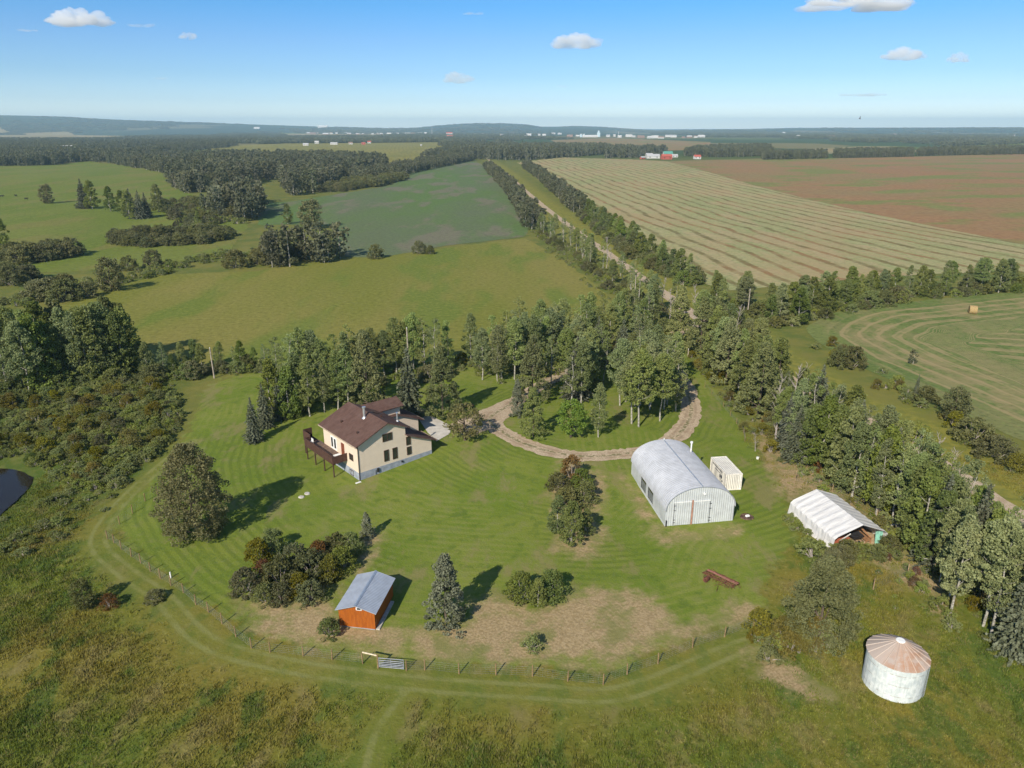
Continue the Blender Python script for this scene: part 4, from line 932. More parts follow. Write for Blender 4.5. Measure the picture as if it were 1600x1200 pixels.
M_bri = foliage('leaves_bright_green', (0.150, 0.240, 0.035), (0.080, 0.150, 0.020), hue=0.01)
M_wil = foliage('willow_leaves', (0.185, 0.195, 0.075), (0.090, 0.105, 0.036))
M_scr = foliage('scrub_leaves', (0.230, 0.262, 0.075), (0.125, 0.165, 0.042), hue=0.013)
M_red = foliage('reddish_leaves', (0.190, 0.100, 0.040), (0.085, 0.062, 0.028))
M_yel = foliage('yellow_leaves', (0.200, 0.185, 0.030), (0.10, 0.10, 0.02))
M_bark = plain('pale_bark', (0.36, 0.34, 0.29), 0.9, var=0.35, scale=5)
M_bark2 = plain('brown_bark', (0.11, 0.085, 0.065), 0.9, var=0.3, scale=5)
M_dead = plain('grey_twigs', (0.34, 0.30, 0.27), 0.95, var=0.2)

def cards(C, sx, sy, rng, tilt=1.0, dirs=None):
    """one folded leaf cluster (quad) at every centre"""
    n = len(C)
    a = rng.uniform(0, 2 * np.pi, n)
    nz = 1 - rng.uniform(0, 1, n) * tilt * 1.5; nz = np.clip(nz, -0.6, 1)
    nr = np.sqrt(np.maximum(0, 1 - nz ** 2))
    N = np.stack([nr * np.cos(a), nr * np.sin(a), nz], 1)
    if dirs is None:
        d = rng.normal(size=(n, 3))
    else: d = dirs + rng.normal(size=(n, 3)) * 0.25
    U = d - (d * N).sum(1)[:, None] * N; U /= np.linalg.norm(U, axis=1)[:, None] + 1e-9
    W = np.cross(N, U)
    s1 = (sx * rng.uniform(0.6, 1.3, n))[:, None] / 2; s2 = (sy * rng.uniform(0.6, 1.3, n))[:, None] / 2
    V = np.stack([C - U * s1, C - W * s2 * 0.9 + U * s1 * .1, C + U * s1, C + W * s2 + U * s1 * .1], 1).reshape(-1, 3)
    F = np.arange(4 * n).reshape(n, 4)
    return V, F
def clump_crown(rng, H, z0, R, prof, ncl, per, leaf, cl_r=0.5, shell=0.55, gap=0.0):
    cs = []
    for _ in range(ncl):
        f = rng.uniform(0, 1); z = z0 + (H - z0) * f
        r = R * prof(f) * (shell + (1 - shell) * rng.uniform(0, 1) ** 0.5) * rng.uniform(0.75, 1.12); a = rng.uniform(0, 2 * np.pi)
        cs.append((r * math.cos(a), r * math.sin(a), z))
    cs = np.array(cs)
    P = []
    for c_ in cs:
        k = int(per * rng.uniform(0.5, 1.4)); q = rng.normal(size=(k, 3)); q /= np.linalg.norm(q, axis=1)[:, None]
        rr = cl_r * rng.uniform(0.6, 1.35) * rng.uniform(0.35, 1.0, (k, 1)) ** 0.5
        P.append(c_ + q * rr * np.array([1, 1, 0.75]))
    P = np.vstack(P)
    return cards(P, leaf, leaf, rng), cs
def trunk_mesh(name, rng, H, r, mat, limbs=(), bend=0.15, n=6, top=0.92, tips=None):
    mb = MB(); pts = []; x = y = 0.0
    for i in range(6):
        z = H * top * i / 5; pts.append((x, y, z if i else -0.4)); x += rng.uniform(-bend, bend); y += rng.uniform(-bend, bend)
    mb.tube(pts, [r * (1 - 0.85 * i / 5) for i in range(6)], n)
    for (zz, ex, ey, ez) in limbs:
        k = min(zz / (H * top) * 5, 4.999); i = int(k); f = k - i
        bx = pts[i][0] * (1 - f) + pts[i + 1][0] * f; by = pts[i][1] * (1 - f) + pts[i + 1][1] * f
        rl = r * (1 - 0.85 * k / 5) * 0.5
        mb.tube([(bx, by, zz), ((bx + ex) / 2, (by + ey) / 2, zz + (ez - zz) * 0.4), (ex, ey, ez)], [rl, rl * 0.65, rl * 0.2], 4, cap=False)
    return mb.mesh(name, mat)
def limbs_to(cs, rng, n, z0):
    out = []
    for i in rng.choice(len(cs), min(n, len(cs)), replace=False):
        c_ = cs[i]; zb = max(z0 * 0.8, c_[2] - 0.6 * math.hypot(c_[0], c_[1]) - 0.3); out.append((zb, c_[0], c_[1], c_[2]))
    return out
KIND = {}     # kind -> list of (trunk mesh, crown mesh, nominal height)
def add_kind(kind, trunk, VF, mat, H):
    V, F = VF; KIND.setdefault(kind, []).append((trunk, npmesh('crown', V, F, [mat]), H))
for v in range(7):
    rng = np.random.RandomState(100 + v); H = 13.0
    z0 = 2.0 + v * 0.5
    (VF), cs = clump_crown(rng, H, z0, 1.75 + 0.22 * v, lambda f: (math.sin(math.pi * (0.16 + 0.80 * f)) ** 0.8) * (1.12 - .35 * f), 105 + 14 * v, 62, 0.235, 0.52, 0.25)
    add_kind('aspen', trunk_mesh('trunk', rng, H, 0.17, M_bark, limbs_to(cs, rng, 12, z0), 0.25), VF, M_asp, H)
for v in range(4):        # sparse aspens, trunk and limbs showing
    rng = np.random.RandomState(150 + v); H = 12.0
    (VF), cs = clump_crown(rng, H, 3.0, 1.8, lambda f: (math.sin(math.pi * (0.15 + 0.8 * f)) ** 0.7), 62, 46, 0.21, 0.48, 0.3)
    add_kind('sparse', trunk_mesh('trunk', rng, H, 0.16, M_bark, limbs_to(cs, rng, 26, 3.5), 0.3), VF, M_asp, H)
for v in range(4):        # green poplars, denser and leafy to the ground
    rng = np.random.RandomState(170 + v); H = 10.0
    (VF), cs = clump_crown(rng, H, 0.9, 2.1 + .15 * v, lambda f: (math.sin(math.pi * (0.27 + 0.70 * f)) ** 0.85) * (1.1 - .3 * f), 115, 56, 0.27, 0.56, 0.35)
    add_kind('poplar', trunk_mesh('trunk', rng, H, 0.17, M_bark, limbs_to(cs, rng, 8, 1.5), 0.2), VF, M_aspg, H)
def conifer(rng, H, Rb, zb, step, per, droop, cs_=(0.42, 0.26), power=0.85, ragged=0.25):
    C = []; D = []
    z = zb
    while z < H - 0.15:
        R = Rb * max(0.05, (1 - (z - zb) / (H - zb))) ** power * rng.uniform(1 - ragged, 1 + ragged * 0.3)
        nb = max(4, int(per * (0.35 + 0.65 * R / Rb))); a0 = rng.uniform(0, 6.28)
        for b in range(nb):
            a = a0 + 2 * math.pi * b / nb + rng.uniform(-.15, .15); Rk = R * rng.uniform(0.72, 1.1)
            m_ = max(2, int(Rk / 0.2)); d = np.array([math.cos(a), math.sin(a), -droop])
            for j in range(m_):
                f = (j + 0.6) / m_; r_ = Rk * f
                for sd in ((-1, 0, 1) if r_ > .5 else (0,)):
                    w = 0.22 * (1.1 - f) * sd * Rk * .5
                    C.append((r_ * math.cos(a) - w * math.sin(a), r_ * math.sin(a) + w * math.cos(a), z - droop * r_ * (0.6 + 0.5 * f) + 0.16 * f * f * Rk + rng.uniform(-.07, .07))); D.append(d)
        z += step * (0.55 + 0.45 * R / Rb)
    for k in range(12): C.append((0, 0, H - 0.9 + k * .08)); D.append(np.array([0, 0, 1.0]))
    return cards(np.array(C), cs_[0], cs_[1], rng, 0.55, np.array(D))
for v in range(3):
    rng = np.random.RandomState(200 + v); H = 10.0
    add_kind('spruce', trunk_mesh('trunk', rng, H, 0.17, M_bark2, (), 0.03), conifer(rng, H, 2.9, 0.3, 0.40, 14, 0.32), M_spr, H)
    rng = np.random.RandomState(230 + v)
    VFb, _ = clump_crown(rng, 8.0, 0.1, 2.75, lambda f: max(0.03, 1 - f) ** 0.72 * (0.86 + 0.14 * math.sin(f * 40)), 190, 64, 0.19, 0.42, 0.5)
    add_kind('blue', trunk_mesh('trunk', rng, 8.0, 0.15, M_bark2, (), 0.03), VFb, M_blue, 8.0)
for v in range(4):
    rng = np.random.RandomState(260 + v); H = 12.0
    VF, cs = clump_crown(rng, H, 0.6, 3.7, lambda f: max(0.04, 1 - f) ** 0.7, 210, 60, 0.24, 0.50, 0.4)
    add_kind('pine', trunk_mesh('trunk', rng, H, 0.19, M_bark2, limbs_to(cs, rng, 14, 1.5), 0.05), VF, M_pin, H)
# rounded trees
def round_tree(kind, seed, H, R, z0, ncl, per, leaf, clr, mat, bark=M_bark2, prof=None, r=0.25, shell=.5):
    rng = np.random.RandomState(seed)
    VF, cs = clump_crown(rng, H, z0, R, prof or (lambda f: math.sin(math.pi * (0.16 + 0.78 * f)) ** 0.6), ncl, per, leaf, clr, shell)
    add_kind(kind, trunk_mesh('trunk', rng, H, r, bark, limbs_to(cs, rng, 16, z0), 0.15, top=0.8), VF, mat, H)
round_tree('bigleft', 301, 13.0, 4.6, 0.6, 420, 70, 0.22, 0.7, M_big, prof=lambda f: (math.sin(math.pi * (0.20 + 0.75 * f)) ** 0.75) * (1.02 - 0.15 * f))
round_tree('bigright', 302, 10.0, 4.4, 0.4, 230, 105, 0.20, 0.78, M_bigr, prof=lambda f: math.sin(math.pi * (0.30 + 0.66 * f)) ** 0.75)
round_tree('maple', 303, 7.0, 2.9, 1.4, 110, 40, 0.28, 0.6, M_bri)
round_tree('crab', 304, 6.0, 3.2, 1.2, 110, 30, 0.26, 0.55, M_big)
for v in range(3): round_tree('oak', 310 + v, 10.0, 3.6, 0.8, 130, 34, 0.42, 0.85, M_wil)
# shrubs: many stems, leafy to the ground
def shrub(kind, seed, H, R, ncl, per, leaf, mat, clr=0.45):
    rng = np.random.RandomState(seed)
    VF, cs = clump_crown(rng, H, 0.15, R, lambda f: math.sqrt(max(0.03, 1 - f * f)), ncl, per, leaf, clr, 0.45)
    mb = MB()
    for i in rng.choice(len(cs), min(9, len(cs)), replace=False):
        c_ = cs[i]; mb.tube([(c_[0] * .1, c_[1] * .1, -.2), (c_[0] * .5, c_[1] * .5, c_[2] * .5), tuple(c_)], [0.05, 0.035, 0.012], 4, cap=False)
    KIND.setdefault(kind, []).append((mb.mesh('stems', M_dead), npmesh('crown', *VF, [mat]), H))
for v in range(3):
    shrub('willow', 400 + v, 3.0, 2.2, 75, 60, 0.19, M_wil, 0.40); shrub('scrub', 410 + v, 1.6, 1.3, 30, 46, 0.16, M_scr, 0.30)
    shrub('redbush', 420 + v, 3.0, 1.6, 50, 50, 0.18, M_red)
shrub('yellowbush', 430, 3.0, 1.7, 55, 55, 0.18, M_yel); shrub('greenbush', 431, 3.0, 2.0, 65, 60, 0.19, M_aspg)
# bare tree
for v in range(3):
    rng = np.random.RandomState(450 + v); H = 11.0; mb = MB()
    pts = [(0, 0, -.3)]; x = y = 0
    for i in range(1, 7): x += rng.uniform(-.25, .25); y += rng.uniform(-.25, .25); pts.append((x, y, H * i / 6))
    mb.tube(pts, [0.16, .14, .12, .09, .07, .04, .02], 5)
    for k in range(34):
        i = rng.randint(1, 6); b = np.array(pts[i]) + (np.array(pts[i + 1 if i < 6 else 6]) - np.array(pts[i])) * rng.uniform(0, 1); a = rng.uniform(0, 6.28); L = rng.uniform(0.8, 2.4) * (1.1 - i / 9)
        e = b + np.array([math.cos(a) * L * .6, math.sin(a) * L * .6, L * .8]); mb.tube([b, (b + e) / 2 + rng.uniform(-.1, .1, 3), e], [0.045, .03, .012], 4, cap=False)
        for _ in range(4):
            a2 = a + rng.uniform(-1, 1); L2 = L * .45; s_ = b + (e - b) * rng.uniform(.4, 1); mb.tube([s_, s_ + np.array([math.cos(a2) * L2 * .6, math.sin(a2) * L2 * .6, L2 * .7])], [0.02, .008], 3, cap=False)
    KIND.setdefault('dead', []).append((mb.mesh('bare_tree', M_dead), None, H))

NAMES = dict(aspen='aspen_tree', sparse='aspen_tree', poplar='poplar_tree', spruce='spruce_tree', blue='spruce_tree', pine='pine_tree', bigleft='leafy_tree', bigright='leafy_tree',
             maple='maple_tree', crab='crabapple_tree', oak='leafy_tree', willow='willow_shrub', scrub='shrub', redbush='shrub', yellowbush='shrub', greenbush='shrub', dead='bare_tree')
SHR = ('willow', 'scrub', 'redbush', 'yellowbush', 'greenbush')
NTREE = [0, 0]
def plant(kind, xy, H, label, group=None, wide=1.0, rz=None, parts=True, var=None):
    x, y = xy; L = KIND[kind]; tr, cr, h0 = L[random.randrange(len(L)) if var is None else var % len(L)]
    z = hz(x, y); s_ = H / h0; rz = random.uniform(0, 6.28) if rz is None else rz
    cat = 'shrub' if kind in SHR else 'tree'
    NTREE[cat == 'shrub'] += 1
    if cr is None:
        e = link(bpy.data.objects.new(NAMES[kind], tr)); e.location = (x, y, z); e.rotation_euler = (0, 0, rz)
    else:
        e = empty(NAMES[kind], (x, y, z), rz)
        for nm, me in (('trunk' if cat == 'tree' else 'stems', tr), ('crown', cr)):
            o = link(bpy.data.objects.new(nm, me)); o.parent = e
    e.scale = (s_ * wide, s_ * wide, s_)
    return tag(e, label, cat, group)

ORD = ['first', 'second', 'third', 'fourth', 'fifth', 'sixth', 'seventh', 'eighth', 'ninth', 'tenth', 'eleventh', 'twelfth', '13th', '14th', '15th', '16th', '17th', '18th', '19th', '20th'] + ['%d%s' % (k, {1: 'st', 2: 'nd', 3: 'rd'}.get(k % 10, 'th')) for k in range(21, 80)]
LOOK = dict(aspen='leafy grey-green aspen', sparse='thin open aspen', poplar='dense green poplar', spruce='dark spruce', blue='blue-grey spruce', pine='olive pine', oak='round leafy tree', dead='bare grey tree', willow='grey-green willow bush', scrub='low green bush',
            redbush='reddish bush', yellowbush='yellowish bush', greenbush='dark green bush', maple='bright green tree', crab='small spreading tree')
def row(line, n, width, kinds, hmin, hmax, ref, place, wide=1.0, world=False, jit=0.3):
    """trees standing along a line; label counts them from one end"""
    L = line if world else GP(line); seg = [math.dist(a, b) for a, b in zip(L[:-1], L[1:])]; T = sum(seg)
    ks = [k for k, w in kinds.items() for _ in range(w)]
    items = []
    for i in range(n):
        d = T * (i + 0.5 + random.uniform(-jit, jit)) / n; j = 0
        while j < len(seg) - 1 and d > seg[j]: d -= seg[j]; j += 1
        f = min(1, d / seg[j]); a, b = L[j], L[j + 1]; nx, ny = (b[1] - a[1]) / seg[j], -(b[0] - a[0]) / seg[j]
        w = random.uniform(-width / 2, width / 2)
        items.append((random.choice(ks), (a[0] + (b[0] - a[0]) * f + nx * w, a[1] + (b[1] - a[1]) * f + ny * w), random.uniform(hmin, hmax)))
    seen = {}
    for k, xy, H in items:
        c_ = seen[LOOK[k]] = seen.get(LOOK[k], 0) + 1
        plant(k, xy, H, '%s %s from %s, %s' % (ORD[c_ - 1], LOOK[k], ref, place), 'trees ' + place, wide)

# single trees and bushes with labels of their own
plant('bigleft', G(310, 838), 12.6, 'big round grey-green tree leafy to the ground, alone left of the farmhouse lawn')
plant('bigright', G(1280, 1000), 9.3, 'big leafy tree between the fabric shelter and the grain bin', rz=1.0, wide=0.86)
plant('blue', G(697, 972), 8.3, 'grey-green spruce standing alone on the lawn right of the orange shed', var=0)
plant('blue', G(574, 840), 3.6, 'small young blue spruce on the lawn beyond the dark bush thicket', var=1)
plant('crab', G(727, 688), 6.2, 'small spreading dull-leaved tree at the edge of the driveway apron')
plant('maple', G(892, 683), 6.4, 'bright green round tree on the driveway island')
plant('pine', G(833, 682), 8.5, 'broad olive-brown pine on the near left tip of the driveway island', wide=1.0)
plant('blue', G(808, 650), 6.8, 'slim pale blue spruce on the left edge of the driveway island', var=2, wide=.75)
plant('pine', G(832, 625), 12.5, 'tall yellow-green pine behind the pale blue spruce on the driveway island')
plant('pine', G(1060, 545), 15.0, 'very tall dark pine where the lane leaves the driveway loop', wide=.85)
plant('pine', G(575, 640), 14.5, 'tallest olive pine right behind the farmhouse, left of the dark spruce')
plant('spruce', G(640, 655), 13.5, 'tall dark drooping spruce directly behind the farmhouse', wide=1.0)
plant('pine', G(692, 650), 12.8, 'broad olive pine behind the farmhouse, right of the dark spruce')
plant('spruce', G(398, 690), 8.0, 'dark spruce nearest the lawn left of the farmhouse', wide=.9)
plant('spruce', G(415, 668), 8.5, 'middle one of three dark spruces left of the farmhouse', wide=.8)
plant('spruce', G(438, 655), 8.0, 'dark spruce nearest the farmhouse of the three on its left', wide=.8)
plant('oak', G(133, 950), 3.6, 'small leafy tree in the rough meadow outside the fence corner', wide=.9)
plant('redbush', G(172, 948), 1.5, 'low reddish bush right of the small leafy meadow tree', wide=1.4)
plant('willow', G(242, 938), 1.2, 'low spreading bush beside the mown track outside the fence', wide=1.5)
plant('greenbush', G(515, 993), 2.0, 'small dark green bush at the left front corner of the orange shed', wide=.9)
plant('poplar', G(893, 850), 6.0, 'largest dark green bushy tree in the clump left of the arched barn', wide=1.15)
plant('poplar', G(872, 832), 5.4, 'dark bushy tree on the left of the clump beside the arched barn', wide=1.1)
plant('poplar', G(915, 838), 4.0, 'smaller dark bushy tree on the barn side of the clump', wide=1.1)
plant('willow', G(885, 795), 3.0, 'grey-green bush in the middle of the clump left of the arched barn', wide=1.0)
plant('greenbush', G(912, 785), 3.0, 'green bush halfway along the clump left of the arched barn')
plant('willow', G(872, 765), 2.6, 'rounded grey bush at the left of the rusty bush')
plant('redbush', G(893, 750), 3.8, 'rusty red bush nearest the driveway in the clump left of the barn', wide=.9)
plant('greenbush', G(908, 762), 2.8, 'small green bush beside the rusty red bush')
plant('greenbush', G(815, 935), 3.0, 'dark green bush on the left of the group right of the lone spruce')
plant('poplar', G(840, 948), 3.6, 'middle and tallest bush of the group right of the lone spruce', wide=1.1)
plant('greenbush', G(860, 930), 2.9, 'dark green bush on the right of the group right of the lone spruce')
plant('scrub', G(829, 1014), 1.5, 'tiny round bush on the dry grass close to the fence')
plant('scrub', G(1200, 1030), 1.4, 'low bush left of the big leafy tree by the bare ground', wide=1.2)
plant('scrub', G(1270, 870), 2.2, 'weedy bush at the near left corner of the fabric shelter', wide=1.2)
plant('willow', G(1300, 880), 1.8, 'weedy bush before the open front of the fabric shelter', wide=1.2)
plant('scrub', G(1345, 868), 1.5, 'low weedy bush right of the fabric shelter opening', wide=1.3)
plant('dead', G(1180, 705), 3.0, 'bare brush heap behind the cream container', wide=1.6)
k = 0
TH = [(404, 880, 'yellowbush', 3.0, 'yellow-green bush at the top left of the dark thicket'), (425, 862, 'greenbush', 2.8, 'dark bush beside the yellow-green one at the thicket top'),
      (385, 925, 'willow', 2.8, 'outermost left bush of the thicket'), (412, 905, 'redbush', 2.4, 'purplish bush inside the left of the thicket'), (415, 940, 'greenbush', 2.2, 'lowest left bush of the thicket'),
      (440, 915, 'willow', 3.4, 'tall grey-green bush in the left half of the thicket'), (462, 890, 'willow', 3.2, 'grey-green bush at the upper middle of the thicket'), (470, 930, 'yellowbush', 2.6, 'olive bush at the lower middle of the thicket'),
      (490, 905, 'willow', 3.5, 'tallest grey-green bush in the heart of the thicket'), (500, 880, 'redbush', 2.8, 'brownish bush at the upper right of the thicket'), (515, 905, 'yellowbush', 2.8, 'yellowish bush left of the orange shed roof'),
      (535, 888, 'greenbush', 2.8, 'dark bush just beyond the orange shed'), (525, 865, 'willow', 2.6, 'grey bush near the young blue spruce'), (548, 862, 'greenbush', 2.4, 'round dark bush beside the young blue spruce'), (485, 938, 'willow', 2.4, 'low bush at the near edge of the thicket'), (440, 940, 'willow', 2.2, 'low bush at the near left edge of the thicket')]
for (a, b, kd, H, lb) in TH: plant(kd, G(a, b), H * 1.0, lb, 'bushes of the thicket left of the orange shed')
for (a, b, kd, H, w_, lb) in [(75, 318, 'oak', 13, 1, 'round tree alone on the far left green meadow'), (488, 357, 'oak', 15, 1.2, 'large round tree at the near left corner of the grey-green field'), (450, 350, 'poplar', 11, 1.1, 'shorter tree left of the large round one by the grey-green field'),
     (587, 404, 'willow', 5.5, .9, 'dark round bush on the field edge, left one of two'), (655, 396, 'willow', 5.2, .9, 'dark round bush on the field edge, right one of two'), (672, 397, 'willow', 3.5, .9, 'small bush touching the right-hand field edge bush'),
     (240, 416, 'willow', 6, 1, 'dark round bush in the left meadow hollow'), (202, 422, 'willow', 5, 1, 'dark bush left of the round one in the left meadow hollow'), (175, 455, 'oak', 11, 1, 'bushy tree at the left tip of the olive field'), (5, 392, 'poplar', 15, 1.1, 'tall tree cut by the left edge of the view'),
     (368, 418, 'willow', 6.5, 1.1, 'broad bush at the left end of the tree group above the olive field'), (1311, 573, 'willow', 4.5, .8, 'left one of two round bushes beside the mown field'), (1330, 575, 'willow', 4.8, .9, 'right one of two round bushes beside the mown field'),
     (1430, 622, 'spruce', 5, .6, 'small spruce on the bank below the mown field'), (1445, 632, 'willow', 3.5, 1, 'low bush beside the small spruce on the bank'), (1489, 660, 'oak', 6.5, 1.0, 'broad dark tree at the near left edge of the mown field'), (1520, 690, 'willow', 4, 1.2, 'spreading bush below the broad dark tree on the bank'),
     (1555, 715, 'willow', 3.5, 1.4, 'spreading bush at the right end of the bank'), (1430, 690, 'scrub', 3, 1.2, 'light bush in the ditch beside the gravel road'), (310, 352, 'poplar', 8, 1, 'small tree just right of the far creek water')]:
    plant(kd, G(a, b), H, lb, wide=w_)
AS = {'aspen': 4, 'sparse': 2}
for (a, b, H, lb) in [(935, 683, 9.5, 'slim aspen at the near edge of the driveway island'), (905, 622, 13, 'tall aspen at the left of the island, beside the pines'), (987, 662, 13.5, 'tall aspen, left of the near three on the island'),
     (998, 667, 14, 'tallest aspen, middle of the near three on the island'), (1031, 658, 12.5, 'tall aspen, right of the near three on the island'), (1015, 640, 13, 'aspen just behind the near three on the island'), (1042, 632, 11.5, 'aspen at the right edge of the island'),
     (978, 628, 12, 'aspen in the middle of the island'), (942, 600, 11, 'aspen at the far middle of the island'), (900, 598, 12, 'aspen at the far left of the island'), (1010, 605, 12, 'aspen at the far right of the island')]:
    plant(random.choice(['aspen', 'aspen', 'sparse']), G(a, b), H, lb, 'aspens on the driveway island')
plant('pine', G(915, 605), 11.5, 'olive pine among the aspens at the far left of the island'); plant('pine', G(985, 598), 10.5, 'olive pine among the aspens at the far middle of the island')
row([(975, 640), (1000, 628), (1030, 632), (1052, 645)], 8, 5, {'aspen': 3, 'sparse': 1}, 11, 14, 'the lawn side', 'right half of the driveway island')
row([(885, 640), (905, 610), (940, 622)], 6, 4, {'aspen': 2, 'sparse': 1, 'spruce': 1}, 10, 13, 'the bright green tree', 'left half of the driveway island')
row([(868, 612), (900, 588), (945, 572), (1000, 570), (1046, 600), (1052, 622)], 13, 4, {'aspen': 3, 'sparse': 2, 'spruce': 1}, 10, 13, 'the left tip', 'far half of the driveway island')
row([(8, 622), (60, 615), (120, 600), (175, 590), (212, 585)], 13, 3, {'aspen': 3, 'poplar': 3}, 13, 16.5, 'the left', 'front of the left wood')
row([(-40, 600), (60, 585), (140, 572), (205, 562)], 12, 4, {'aspen': 3, 'poplar': 2}, 13, 16, 'the left', 'back of the left wood')
row([(228, 588), (290, 582), (345, 574), (420, 572)], 12, 2, {'aspen': 1, 'poplar': 2, 'sparse': 2}, 4.5, 7.5, 'the left wood', 'hedge behind the mown strip')
row([(425, 618), (480, 610), (540, 602), (620, 592), (705, 583)], 17, 4, {'aspen': 4, 'sparse': 2}, 10.5, 13.5, 'the pole', 'belt behind the farmhouse')
row([(425, 655), (470, 648), (515, 645), (552, 640)], 7, 2.5, {'aspen': 3, 'poplar': 2}, 9.5, 12, 'the three spruces', 'near side of the farmhouse belt')
row([(738, 595), (780, 600), (828, 585), (880, 572), (940, 560), (1005, 545)], 16, 3, {'aspen': 4, 'sparse': 2}, 11, 13.5, 'the farmhouse side', 'grove beyond the loop')
row([(725, 572), (780, 565), (840, 552), (900, 540), (970, 528), (1030, 515)], 16, 4, {'aspen': 3, 'sparse': 3}, 11, 13.5, 'the farmhouse side', 'back of the grove')
row([(845, 356), (868, 374), (905, 398), (945, 426), (988, 456), (1030, 482), (1062, 506), (1088, 526)], 38, 7, {'aspen': 2, 'sparse': 5, 'dead': 2, 'poplar': 1}, 8.5, 12, 'the far end', 'near west side of the gravel road')
row([(915, 338), (955, 368), (1000, 400), (1045, 428), (1088, 446)], 30, 5, {'poplar': 4, 'aspen': 2}, 8.5, 11.5, 'the far end', 'near east side of the gravel road', 1.15)
row([(1112, 468), (1150, 482), (1195, 503), (1235, 508), (1262, 492), (1310, 476), (1400, 465), (1500, 458), (1620, 449)], 42, 6, {'poplar': 3, 'aspen': 3}, 8, 11.5, 'the gravel road', 'belt below the swathed field', 1.15)
row([(1098, 548), (1118, 575), (1140, 600), (1165, 622), (1195, 650)], 11, 2.5, {'pine': 5, 'aspen': 1}, 11.5, 14.5, 'the lane', 'pine belt by the grass strip')
row([(1110, 530), (1150, 565), (1190, 600), (1225, 630)], 10, 3, {'aspen': 2, 'pine': 2, 'dead': 1}, 10, 13, 'the lane', 'far side of the pine belt')
row([(1210, 690), (1240, 716), (1285, 735), (1330, 770), (1372, 800), (1420, 846), (1470, 900), (1500, 965), (1560, 1005), (1600, 1030)], 26, 2, {'aspen': 4, 'poplar': 4, 'sparse': 2, 'spruce': 3}, 9.5, 13, 'the pines', 'near edge of the right wood', .9)
row([(1228, 670), (1290, 705), (1350, 745), (1410, 795), (1470, 855), (1520, 905), (1580, 960), (1630, 1010)], 26, 3, {'aspen': 3, 'sparse': 3, 'poplar': 3, 'spruce': 3, 'dead': 1}, 10.5, 13.5, 'the pines', 'middle of the right wood', .9)
row([(1220, 640), (1270, 665), (1340, 715), (1400, 752), (1450, 795), (1510, 840), (1560, 885), (1620, 940)], 20, 2.5, {'aspen': 2, 'sparse': 4, 'dead': 2}, 7.5, 10.5, 'the pines', 'road side of the right wood', .9)
for a_, b_, h_, lb_ in ((1212, 690, 11.5, 'bare tree at the near end of the pines, leftmost of the bare group'), (1232, 682, 12.5, 'tallest bare tree just past the pines'), (1250, 688, 11, 'bare tree just past the pines, right of the tallest bare one'), (1448, 800, 11, 'bare tree in front of the exposed stretch of gravel road'), (1470, 812, 10, 'second bare tree in front of the exposed stretch of gravel road')):
    plant('dead', G(a_, b_), h_, lb_)
row([(110, 325), (150, 325), (190, 330), (222, 345), (255, 330)], 9, 10, {'poplar': 3, 'spruce': 2, 'oak': 2}, 13, 19, 'the meadow tree', 'dark clump on the left meadow', 1.1)
print('TREES', NTREE)
